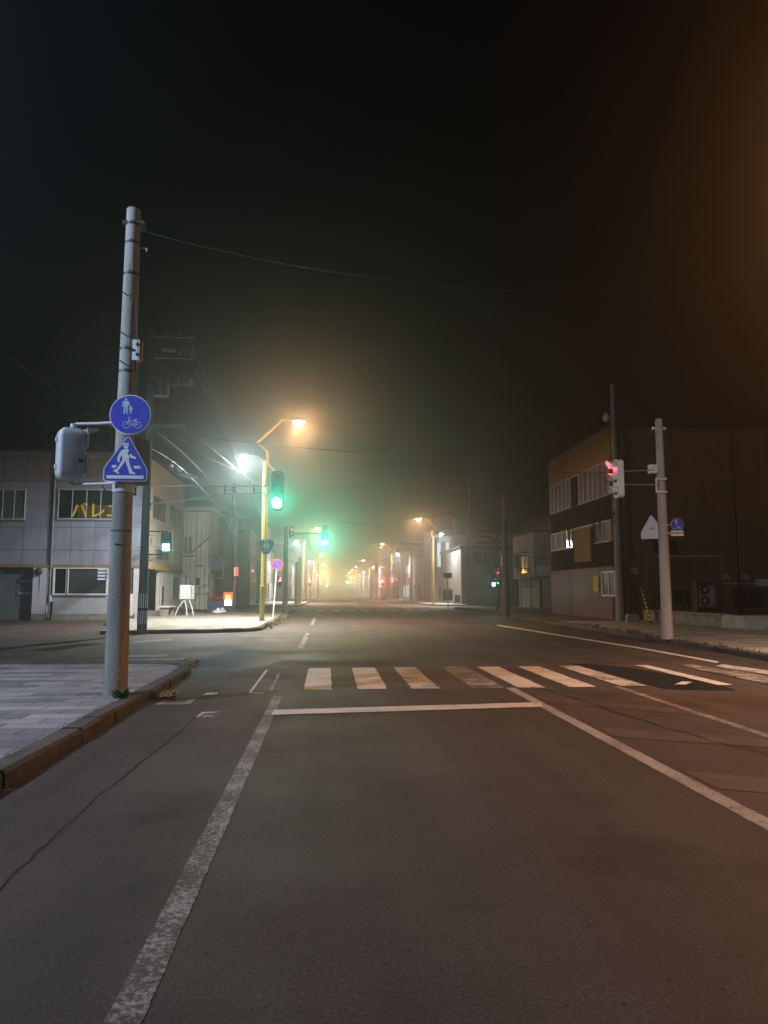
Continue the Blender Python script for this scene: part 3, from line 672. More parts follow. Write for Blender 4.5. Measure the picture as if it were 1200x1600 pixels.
# window strips
def strip(z0, z1, n):
    fr = MB(); gl = MB(); y0, y1 = yA+0.3, yZ-0.36
    for k in range(n+1): y = y0+(y1-y0)*k/n; fr.box(XB-0.08, XB+0.005, y-0.03, y+0.03, z0, z1)
    fr.box(XB-0.08, XB+0.005, y0, y1, z1-0.06, z1); fr.box(XB-0.08, XB+0.005, y0, y1, z0, z0+0.06)
    w = B.part(fr, 'window', M_wframe); gl.box(XB-0.03, XB+0.004, y0, y1, z0+0.06, z1-0.06); B.part(gl, 'pane', M_curt, w)
strip(6.26, 8.04, 13); strip(3.96, 5.04, 9)
mb = MB(); mb.box(XB-0.14, XB+0.004, 39.9, 40.8, 6.26, 7.9); B.part(mb, 'dark_panel', M_dbr)
for y in (36.4, 37.3, 40.9, 41.6): B.box('open_pane', M_glass, XB-0.09, XB+0.003, y, y+0.35, 3.97, 5.03)
B.box('ochre_panel', M_och, XB-0.2, XB-0.121, PX(902, 850, XB).y, PX(928, 850, XB).y, PX(915, 878, XB).z, PX(915, 826, XB).z, label='hanging ochre panel across the second floor')
B.win('X', XB-0.05, PX(964, 900, XB).y, PX(943, 900, XB).y, 1.25, 2.5, 1, fm=M_white, sgn=-1, t=0.08)
B.box('poster', mat('yellow_poster', (0.55, 0.42, 0.08), 0.6), XB-0.09, XB-0.051, PX(937, 900, XB).y, PX(929, 900, XB).y, 1.5, 2.3)
x0, x1, z0, z1 = rY(1018, 842, 1060, 866, YB); B.win('Y', YB, x0, x1, z0, z1, 2, fm=M_dframe)
x0, x1, z0, z1 = rY(1050, 920, 1082, 945, YB); B.win('Y', YB, x0, x1, z0, z1, 1, fm=M_dframe)
x0, x1, z0, z1 = rY(1142, 918, 1196, 950, YB); B.win('Y', YB, x0, x1, z0, z1, 1, fm=M_dframe)
x0, x1, z0, z1 = rY(984, 887, 995, 897, YB); B.box('vent_cover', M_galv, x0, x1, YB-0.18, YB, z0, z1)
for u, v in ((1130, 902), (1160, 902)): c = D(u, v, YB); mb = MB(); mb.prism([(c.x-0.25, c.z-0.1), (c.x+0.3, c.z-0.12), (c.x+0.15, c.z+0.14), (c.x-0.1, c.z+0.14)], YB-0.22, YB-0.001, 'XZ'); B.part(mb, 'vent_hood', M_galv)
x0, x1, z0, z1 = rY(1180, 905, 1200, 916, YB); B.box('wall_box', M_grey, x0, x1, YB-0.2, YB, z0, z1)
for x, z1 in ((XB+0.35, HB-0.1), (XB+6.2, HB-0.1)):
    mb = MB().tube([(x, YB-0.09, 0.15), (x, YB-0.09, z1)], 0.05, 8)
    for k in range(6): mb.box(x-0.07, x+0.07, YB-0.1, YB, 0.8+k*1.4, 0.84+k*1.4)
    B.part(mb, 'drainpipe', M_dbr)
B.part(MB().tube([(XB+2.0, YB-0.04, 3.2), (XB+5.4, YB-0.04, 3.25), (XB+5.4, YB-0.04, 1.9), (XB+9, YB-0.04, 1.85)], 0.025, 6), 'conduit', M_grey)
# air conditioner outdoor unit
p = D(1108, 931, 34.2); t = thing('air_conditioner_unit', 'outdoor air conditioner unit with two round fans on a wall frame', 'air conditioner', (p.x, 34.55, p.z))
s_ = 34.2/F
MB().box(-13*s_, 13*s_, -0.17, 0.17, -17*s_, 17*s_).build('casing', mat('ac_casing', (0.28, 0.25, 0.26), 0.5), t)
for z in (9.5, -8): 
    MB().ring((-4*s_, z*s_), 0.10, 0.23, -0.20, -0.171).build('fan_ring', M_black, t); MB().disc((-4*s_, z*s_), 0.055, -0.205, -0.172).build('fan_hub', M_grey, t)
mb = MB()
for sx in (-17, 16): mb.box(sx*s_-0.03, sx*s_+0.03, -0.2, 0.45, -26*s_, 24*s_)
mb.box(-17*s_, 16*s_, -0.2, 0.2, -20*s_, -17.5*s_); mb.box(-17*s_, 16*s_, -0.2, 0.2, 22*s_, 24*s_); mb.build('bracket_frame', mat('rusty_steel', (0.14, 0.09, 0.06), 0.8), t)
# low concrete wall
t = thing('low_concrete_wall', 'low stained concrete wall ending in a taller square block', 'wall', (15.2, 26, 0.13))
MB().box(0, 0.4, 1.6, 8.8, 0, 0.42).build('wall', M_conc2, t); MB().box(-0.03, 2.2, 0, 1.6, 0, 0.46).build('end_block', mat('pale_concrete', (0.42, 0.42, 0.38), 0.85, var=0.4), t); MB().box(-0.06, 0.46, 1.7, 8.8, 0.42, 0.50).build('coping', M_conc2, t)
# black and yellow guy-wire guard
a = D(1002, 918, 33.6); b = G(1018, 974, 0.14)
t = thing('guy_wire', 'slanting guy wire wrapped in a black and yellow guard', 'guy wire', tuple(b)); dv = a-b
my = MB(); mk = MB(); n = 18
for k in range(n):
    (my if k % 2 else mk).tube([dv*(k/n), dv*((k+1)/n)], 0.05, 8)
mk.build('black_band', M_black, t); my.build('yellow_band', M_yel, t); MB().tube([dv, dv*2.6], 0.012, 5).build('wire', M_wire, t)
p = G(988, 972, 0.14); t = thing('concrete_bollard', 'small concrete block at the foot of the brown building', 'bollard', tuple(p)); MB().prism(rrect(-0.28, 0.28, -0.15, 0.15, 0.04), 0, 0.30).prism(rrect(-0.22, 0.22, -0.12, 0.12, 0.04), 0.30, 0.36).build('block', M_conc2, t)

# pale box building
YC, XC = 59.5, 16.9
HC = D(838, 831, YC).z
B = Bld('pale_flat_roof_building', 'pale two storey flat roofed shop with white door, behind the brown building', 'building', XC, YC)
M_cr = mat('cream_render', (0.46, 0.44, 0.36), 0.8, var=0.2, scale=1.0)
B.box('wall', M_cr, XC, 30, YC, 66.3, 2.6, HC); B.box('lower_wall', M_cr, XC+0.5, 30, YC+0.2, 66.3, 0, 2.6)
B.box('roof_cap', M_dbr, XC-0.06, 30, YC-0.06, 66.4, HC, HC+0.12)
x0, x1, z0, z1 = rY(847, 906, 866, 952, YC); B.box('door', mat('door_cream', (0.6, 0.56, 0.42), 0.6), x0, x1, YC+0.15, YC+0.2, 0.14, z1)
B.box('door_frame', M_dbr, x0-0.15, x0, YC+0.1, YC+0.2, 0.14, z1+0.1); B.box('door_frame', M_dbr, x1, x1+0.3, YC+0.1, YC+0.2, 0.14, z1+0.1)
x0, x1, z0, z1 = rY(871, 909, 900, 938, YC); B.win('Y', YC+0.2, x0, x1, z0, z1, 1, fm=M_dbr, gm=M_cr)
x0, x1, z0, z1 = rY(840, 888, 900, 901, YC); B.box('canopy', M_white, x0, x1, YC-0.5, YC, 2.75, 3.6)
B.win('X', XC, 61, 63.5, 3.0, 4.5, 1, sgn=-1)
p = D(808, 877, 60); t = thing('round_corner_sign', 'rounded blank signboard projecting from the pale building', 'sign', tuple(p))
MB().prism(rrect(-0.28, 0.28, -0.6, 0.6, 0.2), -0.06, 0.06, 'XZ').build('board', mat('mauve_board', (0.28, 0.24, 0.26), 0.5), t); MB().tube([(0, 0, 0.62), (0, 0, 0.72), (1.0, 0, 0.72)], 0.035, 6).tube([(0, 0, -0.62), (1.0, 0, -0.62)], 0.035, 6).build('bracket', M_dgrey, t)
p = G(822, 952, 0.14); t = thing('pipe_frame', 'thin dark pipe frame standing before the pale building', 'pipe frame', tuple(p))
hh = D(822, 892, p.y).z-0.14
for x in (-0.36, 0.42): MB().tube([(x, 0, 0), (x, 0, hh)], 0.035, 6).build('upright', M_dgrey, t)
MB().tube([(-0.6, 0, hh), (0.42, 0, hh)], 0.035, 6).build('crossbar', M_dgrey, t); MB().tube([(-0.5, 0, 1.7), (0.7, 0, 1.7)], 0.03, 6).build('crossbar', M_dgrey, t)
# generic mid / far buildings
def block(name, label, x0, x1, y0, y1, h, m, side, wins=(), roofm=None, cat='building'):
    xs_ = x1 if side < 0 else x0
    B = Bld(name, label, cat, xs_, y0)
    B.box('wall', m, x0, x1, y0, y1, 0, h); B.box('roof', roofm or M_dbr, x0-0.15, x1+0.15, y0-0.15, y1+0.15, h, h+0.2)
    for (f, a0, a1, z0, z1, n, gm) in wins:
        if f == 'X': B.win('X', xs_, a0, a1, z0, z1, n, gm=gm, sgn=-side if side > 0 else 1)
        else: B.win('Y', y0, a0, a1, z0, z1, n, gm=gm)
    return B
M_w1 = mat('wall_grey_mortar', (0.20, 0.19, 0.17), 0.85, var=0.3, streak=True); M_w2 = mat('wall_tan', (0.30, 0.23, 0.16), 0.85, var=0.25)
M_w3 = mat('wall_pale', (0.42, 0.42, 0.40), 0.8, var=0.2, streak=True); M_w4 = mat('wall_slate', (0.12, 0.13, 0.14), 0.7, var=0.2)
M_lit = emit('lit_shop_window', (0.8, 0.95, 1.0), 0.9); M_litw = emit('warm_shop_window', (1, 0.75, 0.4), 0.8)
block('dark_warehouse', 'long dark warehouse with dark crossed bars behind the dark pole', 14.2, 30, 78, 92, D(770, 856, 78).z, M_w4, 1, [('Y', 15.4, 17.6, 4.2, 5.8, 1, M_glassc)])
t = thing('crossed_bars', 'large dark crossed bars on the warehouse front', 'bracing', (17.2, 77.8, 0.14))
for k in (0, 1): MB().tube([(-2.4, -0.1*k, 0.6 if k else 6.2), (2.4, -0.1*k, 6.2 if k else 0.6)], 0.07, 6).build('diagonal_bar', M_steel, t)  # two dark bars crossing in front of the warehouse wall
block('white_strip_shop', 'shop with tall white upstairs panels and round white sign', 13.2, 24, 94, 101, 9.0, M_w1, 1, [('Y', 14.0, 14.5, 4.6, 7.8, 0, M_lit), ('Y', 15.1, 15.6, 4.6, 7.8, 0, M_lit), ('Y', 14, 16.5, 0.6, 2.2, 1, M_glassc)])
block('tan_fascia_shop', 'low shop with tan fascia beyond the right hand lamp', 13.4, 26, 101.5, 109, 6.4, M_w2, 1, [('X', 102.5, 107.5, 0.6, 2.6, 3, M_glass)])
fars = [(-1, -8.0, 76, 84, 7.5, M_w1), (-1, -7.4, 84.5, 95, 9.5, M_w4), (-1, -7.8, 96, 107, 7.0, M_w3), (-1, -7.5, 122, 134, 9.0, M_w2), (-1, -7.2, 135, 150, 7.0, M_w3), (-1, -7.6, 151, 170, 10.0, M_w1), (-1, -7.2, 172, 200, 7.5, M_w3), (-1, -7.4, 203, 240, 9, M_w1), (-1, -7.2, 244, 300, 8, M_w3), (-1, -7.4, 305, 380, 9, M_w1),
        (1, 14.2, 128, 140, 8.5, M_w1), (1, 13.8, 141, 152, 10.5, M_w3), (1, 14.0, 153, 170, 7.0, M_w2), (1, 13.6, 172, 196, 9.0, M_w3), (1, 13.8, 198, 232, 7.5, M_w1), (1, 13.6, 236, 290, 9, M_w3), (1, 13.6, 295, 380, 8, M_w1)]
colnm = {M_w1: 'grey', M_w2: 'tan', M_w3: 'pale', M_w4: 'slate dark'}
ordn = ['first', 'second', 'third', 'fourth', 'fifth', 'sixth', 'seventh', 'eighth', 'ninth', 'tenth']
cnt = {-1: 0, 1: 0}
for side, x, y0, y1, h, m in fars:
    n = ordn[cnt[side]]; cnt[side] += 1; wins = []
    y = y0+1
    while y < y1-2 and y < 200:
        wins.append(('X', y, y+1.6, h*0.55, h*0.55+1.4, 1, M_glass)); wins.append(('X', y, y+1.8, 0.5, 2.6, 1, random.choice([M_glass, M_glassc, M_lit if random.random() < 0.35 else M_glass]))); y += 3.4
    lab = '%s building fading into the fog, %s along the %s side beyond the second crossing' % (colnm[m], n, 'left' if side < 0 else 'right')
    if side < 0: block('street_building', lab, x-9, x, y0, y1, h, m, -1, wins)
    else: block('street_building', lab, x, x+9, y0, y1, h, m, 1, wins)
# dark mass behind right
block('background_block', 'dark tall block seen above the pale building roof', 24, 40, 72, 90, 9.8, M_w4, 1)

# ------------------------------------------------------------ poles
def pole(name, label, p, h, r0, r1, m, group=None, lean=(0, 0)):
    t = thing(name, label, 'pole', tuple(p), group=group)
    MB().tube([(0, 0, -0.01), (lean[0]*0.5, lean[1]*0.5, h/2), (lean[0], lean[1], h)], [r0, (r0+r1)/2, r1], 20).build('shaft', m, t)
    return t
def bands(t, zs, r0, r1, h, m=None):
    for z in zs:
        r = r0+(r1-r0)*z/h+0.006; MB().tube([(0, 0, z-0.015), (0, 0, z+0.015)], r, 20).cbox((0.02, -r-0.01, z), (0.05, 0.04, 0.03)).build('steel_band', m or M_galv, t)
# near left pole
p1 = G(180, 1086, 0.134); YP = p1.y; h1 = D(203, 328, YP).z-0.134; s1 = YP/F
t = pole('concrete_pole', 'thick near concrete pole carrying the blue round and triangular signs', p1, h1, 0.155, 0.095, M_conc)
rr_ = lambda z: 0.155+(0.095-0.155)*z/h1
zv = lambda v: D(200, v, YP).z-0.134
for v in (352, 381, 430, 547, 582): bands(t, [zv(v)], 0.155, 0.095, h1, M_dgrey)
MB().tube([(0, 0, h1), (0, 0, h1+0.03)], [0.097, 0.07], 16).build('cap', M_black, t)
for v in (466, 528, 572): MB().tube([(-0.02, -rr_(zv(v)), zv(v)), (-0.06, -rr_(zv(v))-0.08, zv(v)+0.02)], 0.009, 5).build('step_bolt', M_dgrey, t)
MB().tube([(0, 0, zv(831)), (0, 0, zv(829))], rr_(zv(830))+0.004, 20).build('seam_ring', M_dgrey, t); MB().tube([(-0.05, -rr_(zv(851))-0.004, zv(851)), (0.04, -rr_(zv(851))-0.004, zv(852))], 0.008, 5).build('slot', M_black, t)
MB().tube([(0, 0, zv(770)), (0, 0, zv(758))], rr_(zv(760))+0.012, 20).build('clamp', M_grey, t)
MB().tube([(0.10, -0.08, zv(480)), (0.15, -0.1, zv(540)), (0.17, -0.09, zv(600)), (0.16, -0.09, zv(700))], 0.006, 5).build('drop_wire', M_wire, t)
MB().cbox((0.02, 0, h1-0.22), (0.30, 0.16, 0.05)).build('top_bracket', M_dgrey, t)
MB().tube([(0.09, 0, zv(387)), (0.20, 0, zv(387)), (0.2, 0, zv(392))], 0.012, 6).build('insulator', M_white, t)
def P1(u, v, dy=0.0): q = D(u, v, YP+dy); return q
# box on the pole
q = P1(216, 550); t = thing('junction_box', 'small white box strapped high on the near concrete pole', 'junction box', (q.x, YP-0.02, q.z))
MB().prism(rrect(-0.055, 0.04, -0.145, 0.145, 0.01), -0.08, 0.05, 'XZ').build('case', M_white, t)
MB().box(0.041, 0.062, -0.06, 0.05, -0.13, 0.13).build('back_plate', mat('rusted_plate', (0.4, 0.22, 0.1), 0.7), t)
for z in (0.075, -0.065): MB().box(-0.005, 0.028, -0.092, -0.081, z-0.02, z+0.02).build('socket', M_black, t)
MB().tube([(-0.02, -0.02, -0.145), (-0.02, -0.02, -0.2), (-0.05, 0.02, -0.5)], 0.012, 6).build('cable', M_black, t)

# ---- signs
def person_fig(mb, s, ox, oz, y0, y1, hat=False, walk=False):
    """simple walking / standing figure polygons of height s"""
    def P(pts): mb.prism([(ox+x*s, oz+z*s) for x, z in pts], y0, y1, 'XZ')
    mb.disc((ox, oz+0.90*s), 0.075*s, y0, y1, 16)
    if hat:
        P([(-0.12, 0.93), (0.10, 0.95), (0.07, 1.02), (-0.08, 1.01)])
    if walk:
        P([(-0.10, 0.80), (0.06, 0.82), (0.14, 0.70), (0.10, 0.45), (-0.10, 0.44), (-0.13, 0.62)])
        P([(-0.10, 0.80), (-0.13, 0.62), (-0.19, 0.50), (-0.18, 0.38), (-0.26, 0.38), (-0.27, 0.52), (-0.19, 0.72)])
        P([(0.10, 0.76), (0.20, 0.60), (0.34, 0.54), (0.32, 0.48), (0.15, 0.53), (0.06, 0.66)])
        P([(-0.10, 0.45), (0.02, 0.45), (-0.14, 0.22), (-0.24, 0.07), (-0.18, 0.0), (-0.22, -0.02), (-0.38, 0.08), (-0.37, 0.12), (-0.28, 0.14), (-0.22, 0.24)])
        P([(-0.02, 0.45), (0.10, 0.46), (0.16, 0.24), (0.24, 0.06), (0.33, 0.02), (0.32, -0.02), (0.14, -0.01), (0.12, 0.05), (0.06, 0.24)])
    else:
        P([(-0.13, 0.80), (0.13, 0.80), (0.12, 0.44), (-0.12, 0.44)])
        P([(-0.12, 0.44), (-0.01, 0.44), (-0.03, 0.02), (-0.12, 0.0)]); P([(0.01, 0.44), (0.12, 0.44), (0.12, 0.0), (0.04, 0.02)])
        P([(-0.13, 0.80), (-0.13, 0.68), (-0.17, 0.42), (-0.22, 0.42), (-0.20, 0.7)]); P([(0.13, 0.80), (0.20, 0.70), (0.25, 0.48), (0.20, 0.44), (0.13, 0.64)])
def bike(mb, s, ox, oz, y0, y1):
    for cx in (-0.30, 0.34): mb.ring((ox+cx*s, oz), 0.165*s, 0.20*s, y0, y1, 24)
    def bar(a, b, w=0.018):
        a = Vector(a)*s; b = Vector(b)*s; t = (b-a).normalized(); n = Vector((-t.y, t.x))*w*s
        mb.prism([(ox+p.x, oz+p.y) for p in (a-n, b-n, b+n, a+n)], y0, y1, 'XZ')
    bar((-0.30, 0), (-0.14, 0.30)); bar((-0.15, 0.27), (0.02, -0.02)); bar((0.02, -0.02), (0.34, 0)); bar((0.02, -0.02), (0.20, 0.27)); bar((-0.14, 0.24), (0.19, 0.25)); bar((0.20, 0.28), (0.34, 0))
    bar((-0.14, 0.30), (-0.22, 0.42)); bar((-0.22, 0.42), (-0.10, 0.46)); bar((0.14, 0.30), (0.27, 0.33), 0.03); bar((0.02, -0.02), (0.06, -0.12))
def round_sign(label, loc, r, rz=0.0, group=None):
    t = thing('round_sign', label, 'road sign', loc, rz, group)
    MB().disc((0, 0), r, -0.004, 0.004, 48).build('plate', M_signw, t)
    pl = MB().disc((0, 0), r*0.955, -0.008, -0.0045, 48).build('blue_face', M_blue, t)
    mb = MB(); person_fig(mb, r*0.82, -0.22*r, 0.03*r, -0.011, -0.0085); person_fig(mb, r*0.42, 0.03*r, 0.05*r, -0.011, -0.0085)
    bike(mb, r*0.88, 0.10*r, -0.52*r, -0.011, -0.0085); mb.build('symbol', mat('sign_symbol_pale', (0.5, 0.58, 0.72), 0.3, bump=0), t)
    MB().box(-0.03, 0.03, 0.004, 0.10, -0.04, 0.04).build('bracket', M_galv, t)
    return t
q = P1(203.5, 648, -0.24); round_sign('large blue round pedestrian and bicycle sign on the near concrete pole', (q.x, YP-0.24, q.z), 31.5*(YP-0.24)/F)
# triangular crosswalk sign
q = P1(196.5, 722, -0.2); t = thing('crosswalk_sign', 'blue five sided crosswalk sign below the round sign', 'road sign', (q.x, YP-0.2, q.z)); k = (YP-0.2)/F
shape = [(-33, -27), (32, -29), (33, -12), (29, -3), (6.5, 39), (1, 41), (-2, 39), (-31, -8), (-33, -14)]
shape = [(-33, -28), (-30, -30), (30, -30), (33, -28), (33, -12), (31, -7), (5.5, 38), (2.5, 41), (-0.5, 38), (-31, -7), (-33, -12)]
MB().prism([(x*k, z*k) for x, z in shape], -0.004, 0.004, 'XZ').build('plate', M_signw, t)
MB().prism([(x*k*0.955, (z*0.955-0.3)*k) for x, z in shape], -0.008, -0.0045, 'XZ').build('blue_face', M_blue, t)
mb = MB(); person_fig(mb, 47*k, 0, -18*k, -0.011, -0.0085, True, True)
mb.prism([(-28*k, -26*k), (28*k, -26*k), (28*k, -21*k), (-28*k, -21*k)], -0.011, -0.0085, 'XZ')
mb.prism([(-21*k, -9*k), (-14*k, -9*k), (-13.5*k, -5*k), (-20*k, -5*k)], -0.011, -0.0085, 'XZ'); mb.prism([(13*k, -10*k), (24*k, -10*k), (22*k, -6*k), (12.5*k, -6*k)], -0.011, -0.0085, 'XZ')
mb.build('symbol', M_signw, t); MB().box(-0.03, 0.03, 0.004, 0.06, -0.04, 0.04).build('bracket', M_galv, t)

# ---- signals
L_g = emit('green_lens', (0.35, 1.0, 0.8), 60); L_r = emit('red_lens', (1.0, 0.03, 0.06), 10); L_a = emit('amber_lens', (1.0, 0.62, 0.12), 70)
L_off = {0: mat('red_lens_off', (0.06, 0.01, 0.01), 0.25, bump=0), 1: mat('amber_lens_off', (0.06, 0.04, 0.01), 0.25, bump=0), 2: mat('green_lens_off', (0.01, 0.05, 0.04), 0.25, bump=0)}
L_ped = emit('ped_green', (0.45, 1.0, 0.9), 4.5); L_pedr = emit('ped_red', (1.0, 0.08, 0.10), 22)
def visor(mb, cx, cz, r, d, y0):
    n = 12
    for i in range(n):
        a0, a1 = radians(-20+220*i/n), radians(-20+220*(i+1)/n); l0 = d*(0.55+0.45*max(0, sin(a0))); l1 = d*(0.55+0.45*max(0, sin(a1)))
        p = lambda a, rr, y: (cx+rr*cos(a), y, cz+rr*sin(a))
        mb._add([p(a0, r, y0), p(a1, r, y0), p(a1, r, y0-l1), p(a0, r, y0-l0), p(a0, r+0.008, y0), p(a1, r+0.008, y0), p(a1, r+0.008, y0-l1), p(a0, r+0.008, y0-l0)],
                [(0, 1, 2, 3), (7, 6, 5, 4), (3, 2, 6, 7)])
def signal(label, loc, rz, lit, power, s=1.0, group=None, housing=None, light=True, aim=(0, -1, -0.03), angle=140):
    """vertical three lens signal facing -Y before rotation, origin at the centre of the housing"""
    t = thing('traffic_signal', label, 'traffic signal', loc, rz, group); hm = housing or M_grey
    MB().prism(rrect(-0.19*s, 0.19*s, -0.60*s, 0.60*s, 0.14*s), -0.02*s, 0.17*s, 'XZ').build('housing', hm, t)
    for i, z in enumerate((0.39, 0.0, -0.39)):
        lm = (L_r, L_a, L_g)[i] if lit == i else L_off[i]
        ln = MB(); ln.disc((0, z*s), 0.135*s, -0.035*s, -0.021*s, 28); ln.build('lens', lm, t)
        v = MB(); visor(v, 0, z*s, 0.15*s, 0.30*s, -0.02*s); v.build('visor', hm, t)
    if lit is not None and light and power:
        z = (0.39, 0, -0.39)[lit]*s; spot(t, (0, -0.10*s, z), (RED, AMBER, GREEN)[lit], power, angle, aim, 0.10*s, 0.5)
    return t
def ped_signal(label, loc, rz, lit, group=None, housing=None, s=1.0, power=0):
    t = thing('pedestrian_signal', label, 'pedestrian signal', loc, rz, group); hm = housing or M_dgrey
    b = MB().prism(rrect(-0.19*s, 0.19*s, -0.36*s, 0.36*s, 0.05*s), -0.02*s, 0.20*s, 'XZ').build('housing', hm, t)
    for i, z in enumerate((0.17, -0.17)):
        MB().box(-0.13*s, 0.13*s, -0.032*s, -0.021*s, (z-0.125)*s, (z+0.125)*s).build('lens', (L_pedr if i == 0 else L_ped) if lit == i else L_off[0 if i == 0 else 2], t)
        v = MB(); v.box(-0.155*s, 0.155*s, -0.16*s, -0.02*s, (z+0.132)*s, (z+0.142)*s); v.box(-0.155*s, -0.145*s, -0.14*s, -0.02*s, (z-0.06)*s, (z+0.131)*s); v.box(0.145*s, 0.155*s, -0.14*s, -0.02*s, (z-0.06)*s, (z+0.131)*s); v.build('visor', hm, t)
    if power: spot(t, (0, -0.09*s, (0.17, -0.17)[lit]*s), (RED, (0.2, 1.0, 0.8))[lit], power, 150, (0, -1, -0.05), 0.08, 0.9)
    return t
# signal housing hung left of the near pole (seen from behind)
q = P1(113, 710, 0.15); k = YP/F
t = thing('pedestrian_signal', 'grey rounded pedestrian signal seen from behind, hung on two arms left of the near pole', 'pedestrian signal', (q.x, YP+0.15, q.z), 0.0)
R = Matrix.Rotation(radians(32), 3, 'Z'); hz = 40*k
prof = rrect(-0.20, 0.155, -0.125, 0.125, 0.055)
def loft(levels, m, nm):
    mb = MB(); n = len(prof); vs = []
    for z, s_ in levels: vs += [(x*s_-0.0, y*s_, z) for x, y in prof]
    fs = [(i*n+j, i*n+(j+1) % n, (i+1)*n+(j+1) % n, (i+1)*n+j) for i in range(len(levels)-1) for j in range(n)]
    mb._add(vs, fs, True); mb._add(vs[-n:], [tuple(range(n))]); mb._add(vs[:n], [tuple(range(n-1, -1, -1))])
    mb.rot(R); return mb.build(nm, m, t)
loft([(-hz, 0.72), (-hz+0.02, 0.88), (-hz+0.06, 0.98), (-hz+0.1, 1.0), (hz-0.12, 1.0), (hz-0.07, 0.97), (hz-0.03, 0.86), (hz, 0.68)], M_grey, 'housing')
for z in (0.19, -0.19):
    MB().cbox((0.175, 0.02, z+0.05), (0.03, 0.24, 0.26)).cbox((0.24, 0.02, z+0.185), (0.16, 0.26, 0.012)).rot(R).build('visor', M_grey, t)
    MB().cbox((-0.205, 0.0, z), (0.035, 0.06, 0.055)).rot(R).build('hinge', M_white, t)
MB().cbox((0.09, -0.128, -0.10), (0.07, 0.006, 0.04)).rot(R).build('name_plate', M_black, t)
dx = p1.x-q.x
for z, v in ((hz+0.06, 667), (-hz-0.06, 756)):
    MB().tube([(0.0, 0, z*0.93), (0.0, 0, z), (0.04, 0, z+(0.015 if z > 0 else -0.01)), (0.35, -0.03, z+(0.02 if z > 0 else 0.0)), (dx-0.05, -0.15, z+(0.02 if z > 0 else 0.0))], 0.022, 10).tube([(0, 0, z*0.9), (0, 0, z*1.03)], 0.045, 12).tube([(0.5, -0.05, z+0.01), (0.66, -0.1, z+0.01)], 0.03, 10).build('arm', M_grey, t)
MB().tube([(0.42, -0.05, -hz-0.07), (0.5, -0.05, -hz-0.17), (0.66, -0.1, -hz-0.2), (dx-0.05, -0.14, -hz-0.16)], 0.008, 6).build('cable', M_black, t)
# second one on the far side of the pole
q = P1(204, 722, 0.3); t = ped_signal('pedestrian signal half hidden behind the crosswalk sign', (q.x, YP+0.32, q.z), radians(-122), None, housing=M_dgrey, s=0.9)
MB().tube([(0, 0.1, -0.36), (0, 0.1, -0.42), (-0.1, -0.1, -0.42), (-0.25, -0.15, -0.42)], 0.02, 8).build('arm', M_dgrey, t)

# ---- pole 2 with striped guard (utility pole)
p2 = G(221.5, 991, 0.0); Y2p = p2.y; h2 = D(243, 508, Y2p).z
t = pole('utility_pole', 'tall grey utility pole with black and white striped guard at its foot', p2, h2, 0.17, 0.10, mat('utility_pole_grey', (0.12, 0.12, 0.135), 0.8, var=0.3, streak=True))
r2 = lambda z: 0.17+(0.10-0.17)*z/h2
zq = lambda v: D(222, v, Y2p).z
mb = MB()
for k in range(14):
    a0 = 2*pi*k/14; a1 = a0+pi/14; r = 0.176
    for z0, z1 in ((zq(975), zq(954)), (zq(950), zq(927))):
        vs = [(r*cos(a), r*sin(a), z) for z in (z0, z1) for a in (a0, a1)]; mb._add(vs, [(0, 1, 3, 2)])
MB().tube([(0, 0, zq(976)), (0, 0, zq(926))], 0.172, 20).build('guard', M_black, t); mb.build('guard_stripe', M_signw, t)
mb = MB(); z = 2.6; i = 0
while z < h2-0.6: a = pi if i % 2 else 0; MB().tube([(cos(a)*r2(z), 0, z), (cos(a)*(r2(z)+0.13), 0, z)], 0.012, 5).build('step_bolt', M_dgrey, t); z += 0.45; i += 1
for z in (h2-0.4, h2-1.2, h2-2.2): MB().box(-0.05, 1.55, -0.06, 0.06, z-0.05, z+0.05).build('crossarm', M_dgrey, t)
mb = MB()
for z in (h2-0.4, h2-1.2, h2-2.2):
    for x in (0.5, 1.0, 1.45): mb.tube([(x, 0, z+0.05), (x, 0, z+0.2)], [0.05, 0.03], 8)
mb.build('insulator', mat('porcelain', (0.4, 0.4, 0.42), 0.3), t)
MB().tube([(0.42, -0.1, h2-2.7), (0.42, -0.1, h2-1.9)], 0.26, 16).build('transformer', mat('transformer_blue', (0.035, 0.045, 0.07), 0.5), t)
MB().box(0.35, 0.85, -0.2, 0.2, h2-0.95, h2-0.55).build('switch_box', mat('switch_grey', (0.08, 0.08, 0.10), 0.6), t)
MB().box(-0.02, 1.3, -0.05, 0.05, zq(667), zq(663)).build('crossarm', M_dgrey, t)
# signal arm + main green signal
q = D(434, 768, Y2p); sg = signal('green traffic signal hanging over the road on a long arm', (q.x, Y2p-0.25, q.z), 0, 2, 620, s=1.2, housing=M_black, angle=44, aim=(0.1, -1, 0.12))
W_ = lambda u, v: (D(u, v, Y2p)-Vector(sg.location)); q0 = lambda u, v: (W_(u, v).x, 0.25, W_(u, v).z)
MB().tube([q0(226, 759), q0(290, 759), q0(430, 760)], 0.035, 8).build('arm', M_galv, sg); MB().tube([q0(226, 788), q0(290, 781), q0(352, 771), q0(430, 771)], 0.03, 8).build('arm', M_galv, sg)
mb = MB()
for u in (352, 367, 397): mb.box(q0(u, 757)[0]-0.03, q0(u, 757)[0]+0.03, 0.22, 0.29, q0(u, 772)[2], q0(u, 757)[2])
mb.box(q0(352, 765)[0], q0(367, 765)[0], 0.235, 0.265, q0(352, 766)[2], q0(352, 765)[2]); mb.build('strut', M_dgrey, sg)
MB().tube([q0(226, 820), q0(230, 800), q0(237, 787)], 0.025, 8).build('cable_bend', M_galv, sg)
